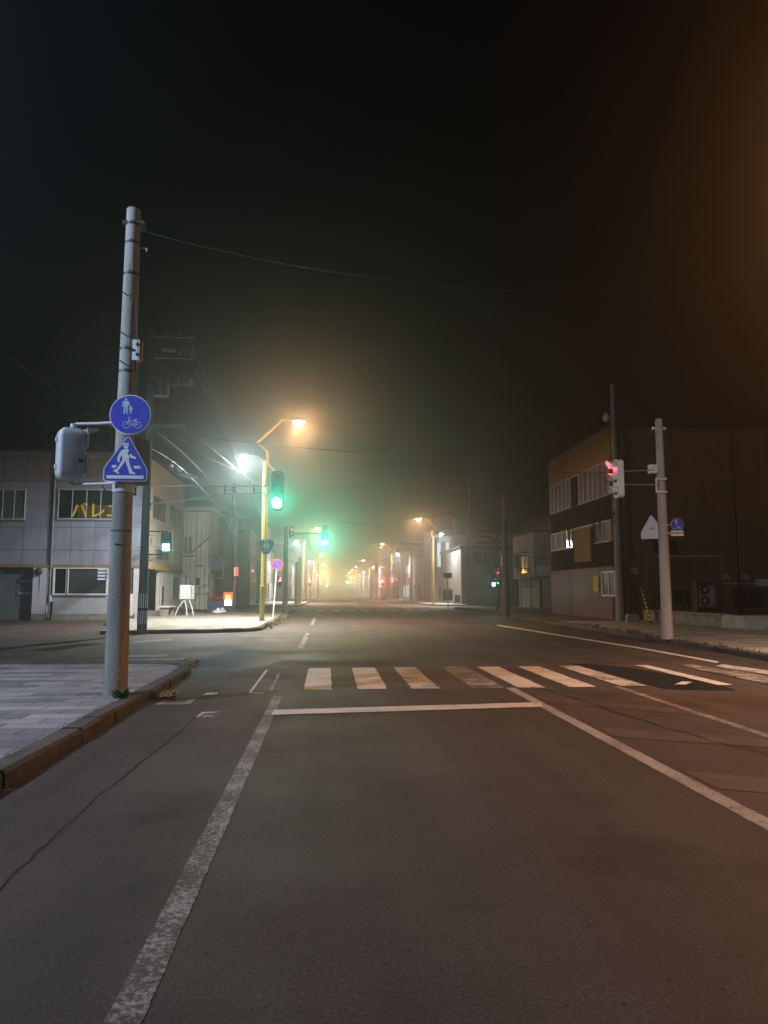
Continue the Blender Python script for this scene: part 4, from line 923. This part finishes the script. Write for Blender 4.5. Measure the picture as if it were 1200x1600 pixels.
# pedestrian signal on pole 2
q = D(260.5, 848, Y2p); t = ped_signal('lit green pedestrian signal on the striped utility pole', (q.x, Y2p-0.05, q.z), 0, 1, power=45, housing=mat('mid_housing', (0.12, 0.13, 0.13), 0.5))
for v, z in ((829, 0.40), (863, -0.42)): x = W_(226, 800).x; MB().tube([(0, 0.08, z*0.88), (0, 0.08, z), (-0.05, 0.08, z), (p2.x-q.x+0.1, 0.05, z)], 0.022, 8).build('arm', M_dgrey, t)
# 2nd green signal, farther
q = D(507, 845, 60.0); sg = signal('second green traffic signal over the next crossing', (q.x, 60, q.z+0.39), 0, 2, 2300, s=1.4, housing=M_dgrey, angle=34, aim=(0, -1, 0.05))
a = D(445, 832, 60).x-q.x; MB().tube([(a, 0.2, 0.25), (0, 0.2, 0.25)], 0.05, 6).build('arm', M_dgrey, sg)
# right near signal, seen sideways
pr = G(1043, 998, 0.134); YR = pr.y; hr = D(1028, 655, YR).z-0.134
t = pole('concrete_pole', 'pale ribbed concrete pole on the right pavement with small road signs', pr, hr, 0.165, 0.10, mat('pale_pole_concrete', (0.42, 0.40, 0.36), 0.8, var=0.3, streak=True))
zr = lambda v: D(1040, v, YR).z-0.134
for v in (862, 855, 848, 840, 831, 912, 925, 880, 800, 790): MB().tube([(0, 0, zr(v)-0.012), (0, 0, zr(v)+0.012)], 0.165-0.065*zr(v)/hr+0.006, 18).build('steel_band', M_galv, t)
MB().box(-0.36, -0.13, -0.12, 0.08, zr(740), zr(727)).build('small_box', M_white, t)
mb = MB(); mb.box(-0.24, 0.1, -0.17, -0.14, zr(771), zr(768)); mb.box(-0.24, 0.1, -0.17, -0.14, zr(751), zr(748)); mb.box(-0.24, -0.21, -0.17, -0.14, zr(768), zr(751)); mb.build('band_bracket', M_white, t)
MB().box(-0.2, 0.2, -0.05, 0.05, zr(672), zr(668)).build('top_bracket', M_galv, t)
q = D(963, 748, YR-0.6); sg = signal('traffic signal showing red, seen from the side on the right', (q.x, YR-0.6, q.z), radians(-90), 0, 30, s=0.92, angle=150, housing=M_white)
R_ = Matrix.Rotation(radians(90), 3, 'Z')
for v0, v1 in ((742, 734), (762, 757)):
    a = R_ @ (Vector((q.x, YR-0.6, D(970, v0, YR).z))-Vector(sg.location)); b = R_ @ (D(1032, v1, YR)-Vector(sg.location)); MB().tube([a, b], 0.02, 6).build('arm', M_galv, sg)
# signs on the right pole
q = D(1057, 820, YR-0.1); t = round_sign('small blue round sign to the right of the pale pole, above a white plate', (q.x, YR-0.15, q.z), 10.3*YR/F)
MB().tube([(-0.05, 0.06, 0.0), (p1.x*0+pr.x-q.x, 0.12, 0.0)], 0.018, 6).build('arm', M_galv, t)
q = D(1057, 833.5, YR-0.1); t = thing('supplementary_plate', 'white plate with dark lettering under the small round sign', 'sign', (q.x, YR-0.15, q.z))
MB().prism(rrect(-0.20, 0.20, -0.075, 0.075, 0.02), -0.004, 0.004, 'XZ').build('plate', M_signw, t)
MB().box(-0.36, -0.2, 0.005, 0.03, -0.02, 0.02).build('bracket', M_galv, t); text_mb('自転車歩道', 0.085, 0.003, bold=0.001).move((0, -0.007, 0)).build('lettering', M_dframe, t)
q = D(1020, 826, YR+0.1); t = thing('crosswalk_sign', 'back of a crosswalk sign on the left of the pale pole', 'road sign', (q.x, YR+0.12, q.z), radians(150)); k = YR/F
MB().prism([(x*k*0.55, z*k*0.55) for x, z in shape], -0.004, 0.004, 'XZ').build('plate', M_back, t); MB().prism([(x*k*0.52, z*k*0.52) for x, z in shape], -0.008, -0.0045, 'XZ').build('blue_face', M_blue, t)
MB().box(-0.02, 0.02, 0.0045, 0.1, 0, 0.05).build('bracket', M_galv, t)
# right utility pole before the brown building
ps = G(968, 971, 0.134)
pY = 33.5; ps = Vector((D(968, 940, pY).x, pY, 0.134)); hs = D(951, 605, pY).z
t = pole('utility_pole', 'tall utility pole at the corner of the brown building', ps, hs, 0.19, 0.10, mat('dim_pole', (0.22, 0.21, 0.20), 0.8, var=0.25, streak=True))
zz_ = lambda v: D(965, v, pY).z-0.134
MB().tube([(-0.28, 0, zz_(653)), (-0.1, 0, zz_(650))], 0.05, 8).ell((-0.36, 0, zz_(652)), 0.16, 0.16, 0.22).build('lamp_bracket', M_grey, t)
MB().tube([(-0.12, -0.1, zz_(800)), (-0.3, -0.12, zz_(812)), (-0.12, -0.1, zz_(820))], 0.02, 6).build('cable_loop', M_black, t)
MB().box(-0.95, 0.05, -0.05, 0.05, zz_(802), zz_(799)).build('crossarm', M_dgrey, t)
# dark pole
pd = G(790, 963.5, 0.134); hd = D(786, 778, pd.y).z
t = pole('utility_pole', 'dark brown wooden utility pole at the far end of the right pavement', pd, hd, 0.24, 0.10, M_dpole)
zd = lambda v: D(787, v, pd.y).z-0.134
for v in (832, 848): MB().box(-1.6, 0.05, -0.05, 0.05, zd(v)-0.05, zd(v)+0.05).build('crossarm', M_dpole, t)
MB().box(-0.24, -0.2, -0.25, -0.2, zd(885), zd(868)).build('label_plate', M_signw, t)
MB().tube([(-1.3, 0, zd(838)), (-0.7, 0, zd(842)), (-0.15, 0, zd(860))], 0.05, 6).build('diagonal_bar', M_dpole, t)
p = G(777, 957, 0.134); t = pole('signal_post', 'thin dark signal post behind the dark wooden pole', p, D(777, 835, p.y).z, 0.12, 0.09, M_dpole)
q = D(772, 913, p.y); ped_signal('pedestrian signal glowing pale green on the right side of the street', (q.x, q.y, q.z+0.17), 0, 1, power=60)
q = D(779, 908, p.y-0.5); sg = signal('dark traffic signal with reddish glint facing the side street', (q.x, q.y, q.z+0.3), radians(-75), 0, 10, s=0.8, housing=M_dgrey)
# white tall utility pole with crossarms
pw = G(735, 946.5, 0.134); hw = D(730, 745, pw.y).z
t = pole('utility_pole', 'tall pale utility pole with many crossarms and transformers beyond the right lamp', pw, hw, 0.24, 0.12, M_conc)
zw = lambda v: D(732, v, pw.y).z-0.134
for v in (755, 766, 780, 800, 815, 826, 838): MB().box(-1.9 if v < 790 else -0.3, 0.2 if v < 790 else 2.4, -0.05, 0.05, zw(v)-0.05, zw(v)+0.05).build('crossarm', M_dgrey, t)
for x in (-1.1, -1.3): MB().tube([(x, 0.2*x, zw(835)), (x, 0.2*x, zw(812))], 0.35, 12).build('transformer', M_grey, t)
MB().tube([(-1.5, 0, zw(851)), (-1.3, 0, zw(848)), (0.9, 0, zw(847))], 0.09, 8).build('signal_arm', M_galv, t)
q = D(725, 909, 92); t = thing('round_shop_sign', 'round white backlit sign on the shop beyond the pale pole', 'sign', tuple(q)); MB().disc((0, 0), 0.46, -0.06, 0.06).build('disc', emit('round_white', (0.85, 0.95, 1), 0.9), t)
MB().ring((0, 0), 0.15, 0.20, -0.075, -0.061, 20).box(0.02, 0.25, -0.075, -0.061, -0.15, -0.1).build('emblem', M_blue2, t); MB().tube([(0, 0, 0.46), (0.9, 0, 0.46)], 0.03, 6).build('bracket', M_dgrey, t)
p = G(700, 950, 0.134); t = thing('bus_stop_sign', 'thin post with dark square sign and timetable panels on the right pavement', 'bus stop', tuple(p))
kz = lambda v: D(700, v, p.y).z-0.134
MB().tube([(0, 0, 0), (0, 0, kz(895))], 0.04, 8).build('post', M_dgrey, t); MB().box(-0.36, 0.36, -0.03, 0.03, kz(903), kz(895)).build('sign', M_dgrey, t)
for x in (-0.24, 0.22): MB().box(x-0.17, x+0.17, -0.05, -0.02, kz(938), kz(921)).build('panel', M_white, t)
p = G(715, 946, 0.134); t = thing('standing_signboard', 'white standing signboard on the pavement before the shop', 'signboard', tuple(p))
MB().box(-0.28, 0.28, -0.03, 0.03, 0.3, 1.0).build('board', M_white, t); MB().box(-0.2, -0.14, -0.04, 0.04, 0, 0.3).build('leg', M_dgrey, t); MB().box(0.14, 0.2, -0.04, 0.04, 0, 0.3).build('leg', M_dgrey, t)
# far-left poles
for u, vb, vt, r, m, lab in ((361, 955, 760, 0.14, M_dpole, 'dark pole standing before the narrow brown building'), (445, 958, 826, 0.17, M_dpole, 'dark utility pole at the next crossing behind the no parking sign'),
                         (468, 942, 872, 0.2, M_conc, 'pale far pole left of the second left lamp'), (388, 948, 880, 0.1, M_dpole, 'short thin pole right of the vending machine'), (463, 943, 880, 0.25, M_conc, 'thick pale pole furthest left beyond the next crossing')):
    p = G(u, vb, 0.134); pole('roadside_pole', lab, p, D(u, vt, p.y).z, r, r*0.75, m)
q = D(455, 831, 51.0); signal('traffic signal with red glint facing the side street, on the dark pole', (q.x, 51, q.z), radians(80), 0, 20, s=0.7, housing=M_dgrey)
q = D(437, 909, 51); ped_signal('pedestrian signal low on the dark pole behind the no parking sign', (q.x, 50.7, q.z), radians(60), 0, power=8)
q = D(395, 892, 60); t = thing('small_shop_lamp', 'small reddish lamp in the dark gap between buildings', 'lamp', tuple(q)); MB().ell((0, 0, 0), 0.12, 0.12, 0.12).build('globe', emit('dim_red', (1, 0.35, 0.25), 1.2), t); MB().tube([(0, 0, 0.1), (0, 0.5, 0.3)], 0.02, 6).build('bracket', M_dgrey, t)

# ---- decorative street lamps
HD = 7.52
def lamp_light(t, x, z, col, power, ang=180, aim=(0, 0, -1), rad=0.14): return spot(t, (x, 0, z), col, power, ang, aim, rad, 0.08)
def zig_lamp(side, psod, pled, wide=0.27):
    s = 1 if side < 0 else -1       # arm direction over the road
    t = thing('street_lamp', 'x', 'street lamp', group='zigzag arm street lamps along the road')
    MB().tube([(0, 0, 0), (0, 0, 1.6)], 0.115, 14).tube([(0, 0, 1.6), (0, 0, 1.68), (0, 0, HD)], [0.115, 0.085, 0.07], 14).build('shaft', M_ypole, t)
    MB().tube([(0.13*s, 0.02, 1.2), (0.13*s, 0.02, HD+0.02)], 0.045, 8).build('side_rod', M_ypole, t)
    MB().box(-0.2, 0.2, -0.2, 0.2, -0.005, 0.02).build('base_plate', M_dgrey, t)
    Z = [(0.82*s, HD+2.04), (-0.36*s, HD+0.91), (0.12*s, HD+0.46), (0.12*s, HD-0.09), (0.61*s, HD-0.58)]
    mb = MB()
    for (x0, z0), (x1, z1) in zip(Z[:-1], Z[1:]):
        a, b = Vector((x0, z0)), Vector((x1, z1)); d = (b-a).normalized(); n = Vector((-d.y, d.x))*0.045; e_ = d*0.035
        mb.prism([(a-n-e_)[:], (b-n+e_)[:], (b+n+e_)[:], (a+n-e_)[:]], -0.04, 0.04, 'XZ')
    mb.build('zigzag_arm', M_yarm, t)
    MB().tube([(0.80*s, 0, HD+2.03), (1.35*s, 0, HD+2.06)], 0.035, 8).build('head_arm', M_dgrey, t)
    MB().ell((1.58*s, 0, HD+2.0), 0.34, 0.17, 0.12, z0=-0.2).build('head', M_dgrey, t)
    MB().ell((1.60*s, 0, HD+1.99), 0.29, 0.15, 0.20, z1=0.0).build('lens', emit('sodium_lens', (1.0, 0.72, 0.38), 45), t)
    lamp_light(t, 1.60*s, HD+1.80, SODIUM, psod*wide)
    spot(t, (1.60*s, 0, HD+1.76), SODIUM, psod, 142, (0.0, 0, -1), 0.14, 0.7)
    if pled:
        MB().tube([(0, 0, HD-0.1), (-0.15*s, 0, HD+0.15), (-0.4*s, 0, HD+0.28), (-0.8*s, 0, HD+0.30)], 0.03, 8).build('side_arm', M_galv, t)
        MB().ell((-0.97*s, 0, HD+0.30), 0.2, 0.12, 0.07, z0=-0.3).build('side_head', M_grey, t)
        MB().ell((-0.97*s, 0, HD+0.28), 0.18, 0.11, 0.15, z1=0.0).build('side_lens', emit('led_lens', (0.85, 1.0, 1.0), 45), t)
        spot(t, (-0.97*s, 0, HD+0.10), LED, pled, 156, (-0.32*s, 0.0, -1), 0.12, 0.6)
        spot(t, (-0.97*s, 0, HD+0.06), LED, pled*0.11, 180, (0, 0, -1), 0.12, 0.05)
    return t
XL = -3.05
nm_ = {35: 'nearest yellow zigzag street lamp on the left, carrying the route number sign', 95: 'second yellow zigzag street lamp along the left kerb', 160: 'third zigzag street lamp along the left kerb', 227: 'fourth zigzag street lamp along the left kerb, in fog', 290: 'fifth zigzag street lamp along the left kerb, in fog', 350: 'farthest zigzag street lamp on the left, in fog'}
LA = zig_lamp(-1, P_SOD, P_LED); LA.location = (XL, 35.0, 0.134); LA['label'] = nm_[35]
def far_copy(src, loc, label, k):
    c = copy_tree(src, loc, label)
    for ch in kids(c):
        if ch.type == 'LIGHT': ch.data = ch.data.copy(); ch.data.energy *= k
    return c
for Y in (95, 160, 227, 290, 350): far_copy(LA, (XL, Y, 0.134), nm_[Y], 1.1)
RA = zig_lamp(1, P_SOD*1.0, P_LED*0.75); RA.location = (11.77, 82, 0.134); RA['label'] = 'yellow zigzag street lamp on the right pavement, nearest one in view there'
for Y, n in ((126, 'second'), (194, 'third'), (245, 'fourth'), (282, 'fifth'), (321, 'sixth'), (370, 'seventh')): far_copy(RA, (10.9, Y, 0.134), '%s zigzag street lamp along the right kerb, in fog' % n, 1.0)
SODIUM = (1.0, 0.38, 0.10); RN = zig_lamp(1, 5600, 2600, 0.16); RN.location = (11.5, 9.8, 0.134); RN['label'] = 'zigzag street lamp just outside the right edge of the picture'
# LED lamp behind the camera on the left pavement
t = thing('led_street_lamp', 'grey street lamp with white light on the near left pavement', 'street lamp', (-11.0, 6.0, 0.134))
MB().tube([(0, 0, 0), (0, 0, 7.6), (0.3, 0, 8.0), (1.0, 0, 8.1)], [0.09, 0.06, 0.05, 0.04], 12).build('shaft', M_galv, t)
MB().ell((1.3, 0, 8.1), 0.35, 0.15, 0.08).build('head', M_grey, t)
lamp_light(t, 1.3, 7.9, (0.60, 0.76, 1.0), 4400, 136, (0.35, 0.35, -0.8), 0.1)

# route shield on the lamp pole
q = D(415.5, 854, 34.8); k = 34.8/F; t = thing('route_sign', 'blue rounded triangle route sign numbered 40 on the yellow lamp pole', 'road sign', (q.x, 34.82, q.z))
sh = []
for i in range(36):
    a = 2*pi*i/36+pi/2; r = 12.0*(1+0.16*cos(3*(a+pi/2)))
    sh.append((r*cos(a)*k*1.03, (r*sin(a)+0.8)*k))
MB().prism(sh, -0.004, 0.004, 'XZ').build('plate', M_signw, t); MB().prism([(x*0.95, z*0.95) for x, z in sh], -0.008, -0.0045, 'XZ').build('blue_face', M_blue2, t)
text_mb('40', 0.33, 0.003, bold=0.006).move((0, -0.011, 0.02)).build('lettering', M_signw, t)
text_mb('国道', 0.10, 0.003).move((0, -0.011, 0.24)).build('lettering', M_signw, t); text_mb('ROUTE', 0.075, 0.003).move((0, -0.011, -0.19)).build('lettering', M_signw, t)
MB().box(-0.05, 0.05, 0.004, 0.09, -0.03, 0.03).build('bracket', M_galv, t)
# no parking sign
pb = G(426.5, 964, 0.134); q = D(433.5, 882, pb.y); t = thing('no_parking_sign', 'round no parking sign with red rim on a leaning white post', 'road sign', tuple(pb))
c = q-pb
MB().tube([(0, 0, 0), (c.x*0.95, 0.03, c.z+0.2)], 0.035, 8).build('post', M_white, t)
MB().disc((c.x, c.z), 0.32, -0.004, 0.004).build('plate', M_signr, t); MB().disc((c.x, c.z), 0.24, -0.008, -0.0045).build('blue_face', mat('np_blue', (0.03, 0.05, 0.35), 0.35, bump=0), t)
MB().cbox((c.x, -0.01, c.z), (0.46, 0.003, 0.045), (0, radians(45), 0)).build('bar', M_signr, t)

# ---- far crossings: signals
far = [(484, 909, 107, 'P', 0, 'red pedestrian signal at the third crossing, left side'), (597, 908, 107, 'P', 0, 'red pedestrian signal at the third crossing, right side'),
       (505.5, 892, 133, 'V', 1, 'amber traffic signal over the left lane in the fog'), (549, 902, 193, 'V', 1, 'amber traffic signal over the right lane in the fog'),
       (511.5, 906, 236, 'V', 1, 'small far amber signal below the left amber one'), (511, 915, 230, 'V', 2, 'faint far green signal at the end of the street, left'),
       (543, 910, 250, 'V', 2, 'faint far green signal at the end of the street, right'), (529, 914, 330, 'V', 0, 'faint red signal at the end of the street')]
for u, v, Y, kd, lit, lab in far:
    q = D(u, v, Y)
    if kd == 'P':
        t = ped_signal(lab, (q.x, Y, q.z-0.17), 0, lit, s=1.1, power=900, group='signals at the far crossings')
        MB().tube([(0, 0.3, -q.z+0.3), (0, 0.3, 0.5)], 0.08, 8).build('post', M_galv, t)
    else:
        off = (0.39, 0, -0.39)[lit]; t = signal(lab, (q.x, Y, q.z-off), 0, lit, (1200, 1800, 1800)[lit] if Y < 200 else 1300, s=1.0, group='signals at the far crossings', housing=M_dgrey, angle=50)
        sd = 1 if q.x > 2 else -1; ex = (10.9 if sd > 0 else -3.0)-q.x
        MB().tube([(ex, 0.3, -q.z+0.3), (ex, 0.3, 0.4)], 0.12, 8).build('post', M_galv, t); MB().tube([(ex, 0.3, 0.2), (0, 0.3, 0.2)], 0.06, 8).build('arm', M_galv, t)
# right far post with pale arm and orange housing
q = D(588, 888, 122); t = signal('dark unlit signal on a pale arm at the third crossing, right side', (q.x, 122, q.z), radians(180), None, 0, s=1.3, housing=mat('orange_housing', (0.5, 0.25, 0.12), 0.6))
pc = D(607.5, 900, 122); ex = -(pc.x-q.x)
MB().tube([(ex, 0, -q.z), (ex, 0, 1.2)], [0.22, 0.18], 10).build('post', M_signw, t); MB().tube([(ex, 0, 0.1), (0, 0, 0.1)], 0.12, 8).build('arm', M_signw, t)
# lit signboards far right
for (u, v, w_, h_, Y, m, lab) in ((646, 893, 0.24, 2.1, 105, emit('banner_white', (1, 0.95, 0.8), 0.35), 'tall narrow white banner sign on the right'), (613, 906, 0.3, 0.45, 118, emit('board_white', (1, 0.9, 0.8), 0.9), 'small white lit sign at the third crossing'), (619, 905, 0.22, 0.3, 118, emit('board_orange', (1, 0.5, 0.2), 0.7), 'small orange lit sign at the third crossing'), (637, 908, 0.22, 0.4, 100, emit('board_red', (1, 0.25, 0.2), 0.6), 'small red lit sign on the right pavement'), (611, 895, 0.22, 0.3, 118, emit('board_blue', (0.3, 0.3, 1), 0.6), 'small blue sign above the white lit sign')):
    q = D(u, v, Y); t = thing('shop_sign', lab, 'sign', tuple(q)); MB().box(-w_, w_, -0.1, 0.1, -h_, h_).build('sign_box', M_dgrey, t); MB().box(-w_*0.9, w_*0.9, -0.12, -0.101, -h_*0.95, h_*0.95).build('sign_face', m, t)
    MB().tube([(w_, 0.0, -q.z+0.13), (w_, 0, h_)], 0.07, 6).build('post', M_galv, t)
for u, vb, vt, Y in ((651.5, 944, 867, 100), (643, 942, 860, 112), (580, 937, 886, 150), (590, 938, 870, 138), (478, 938, 885, 140), (497, 938, 880, 135)):
    x = D(u, 930, Y).x; pole('far_pole', 'pale pole far down the street in fog, standing at %d metres or so' % Y, (x, Y, 0.134), D(u, vt, Y).z, 0.16, 0.12, M_conc, group='pale poles down the street')

# ------------------------------------------------------------ overhead cables
def cable(label, pts, r=0.012):
    P = [D(*p) for p in pts]
    # Catmull-Rom smoothing
    out = []
    for i in range(len(P)-1):
        a, b, c_, d = P[max(i-1, 0)], P[i], P[i+1], P[min(i+2, len(P)-1)]
        for k in range(8):
            t = k/8; out.append(0.5*((2*b)+(c_-a)*t+(2*a-5*b+4*c_-d)*t*t+(3*b-a-3*c_+d)*t**3))
    out.append(P[-1]); o = out[0]
    ob = MB().tube([q-o for q in out], r, 6).build('overhead_cable', M_wire); ob.location = o; tag(ob, label, 'cable', 'overhead cables')
cable('long cable sagging across the sky from the near pole top', [(212, 357, YP), (330, 388, 12), (520, 425, 14), (760, 453, 16), (950, 460, 17.5), (1120, 453, 18.8), (1330, 432, 20)], 0.007)
cable('cable crossing the street from the utility pole to the right signal', [(232, 672, Y2p), (420, 695, Y2p), (640, 714, 25.5), (870, 738, 24.5), (1030, 735, YR)], 0.012)
cable('cable sagging between the far lamps to the dark pole', [(540, 817, 60), (600, 817, 57), (690, 807, 52), (786, 783, pd.y)], 0.016)
cable('upper cable from behind the round sign down along the left buildings', [(225, 660, Y2p), (290, 712, 31), (350, 778, 42), (390, 840, 60)], 0.014)
cable('thick cable bundle drooping from the utility pole along the left buildings', [(215, 690, Y2p-0.4), (262, 716, 29), (300, 748, 33), (345, 800, 42), (372, 850, 56)], 0.03)
cable('thin cable from the white lamp to the yellow pole', [(226, 610, Y2p), (300, 700, 30), (413, 752, 35)], 0.01)
cable('cable rising left from the utility pole', [(0, 545, 20), (70, 600, 22), (170, 660, 24.5), (226, 690, Y2p)], 0.012)
cable('cable from the dark pole toward the pale building', [(788, 862, pd.y), (850, 873, 50), (905, 872, 56)], 0.02)
cable('lower cable from the pale pole to the pale building', [(735, 853, pw.y), (800, 893, 70), (905, 884, 57)], 0.02)
cable('cable slanting over the brown wall', [(962, 795, 33.4), (1100, 765, 30), (1260, 705, 26)], 0.012)
cable('cable from the corner utility pole up to the pale pole', [(965, 725, 33.4), (990, 700, 31), (1020, 672, YR)], 0.012)
cable('left part of the cable ending on the brown building', [(786, 835, pd.y), (700, 836, 60), (640, 845, 78)], 0.02)
cable('cable to the crossarms of the pale pole', [(716, 826, pw.y-1), (760, 826, 60), (786, 838, pd.y)], 0.02)
cable('thin wire above the round sign running to the rooftop frame', [(226, 560, Y2p), (120, 600, 34), (76, 612, 45)], 0.010)
cable('wire from the top crossarm down the left side of the street', [(292, 520, Y2p), (330, 610, 34), (372, 700, 48), (400, 780, 70)], 0.012)
cable('second wire from the crossarm down the left side of the street', [(292, 545, Y2p), (335, 650, 34), (380, 740, 50), (410, 810, 75)], 0.012)
cable('third wire from the lower crossarm toward the white lamp', [(275, 662, Y2p), (330, 700, 30), (372, 735, 36), (411, 765, 42)], 0.010)
# knotted cable joint on the bundle
q = D(289, 742, 32); o = MB().ell((0, 0, 0), 0.3, 0.09, 0.07).ell((0.25, 0, -0.1), 0.3, 0.05, 0.04).ell((-0.6, 0, 0.38), 0.1, 0.09, 0.1).ell((-0.25, 0, 0.25), 0.12, 0.09, 0.13).build('cable_joint', M_signw); o.location = q; tag(o, 'pale cable joint wrapped on the drooping bundle', 'cable joint')

# ------------------------------------------------------------ haze
hz_ = MB().box(-205, 205, -65, 565, -1.2, 26)
m = bpy.data.materials.new('haze_air'); m.use_nodes = True; N = m.node_tree.nodes; L = m.node_tree.links
N.remove(N['Principled BSDF']); pv = N.new('ShaderNodeVolumePrincipled'); pv.inputs['Color'].default_value = (0.92, 0.93, 0.92, 1)
pv.inputs['Density'].default_value = HAZE_D; pv.inputs['Anisotropy'].default_value = HAZE_G
L.new(pv.outputs[0], N['Material Output'].inputs['Volume'])
tag(hz_.build('haze', m), 'thin night fog filling the street', 'haze', kind='stuff')
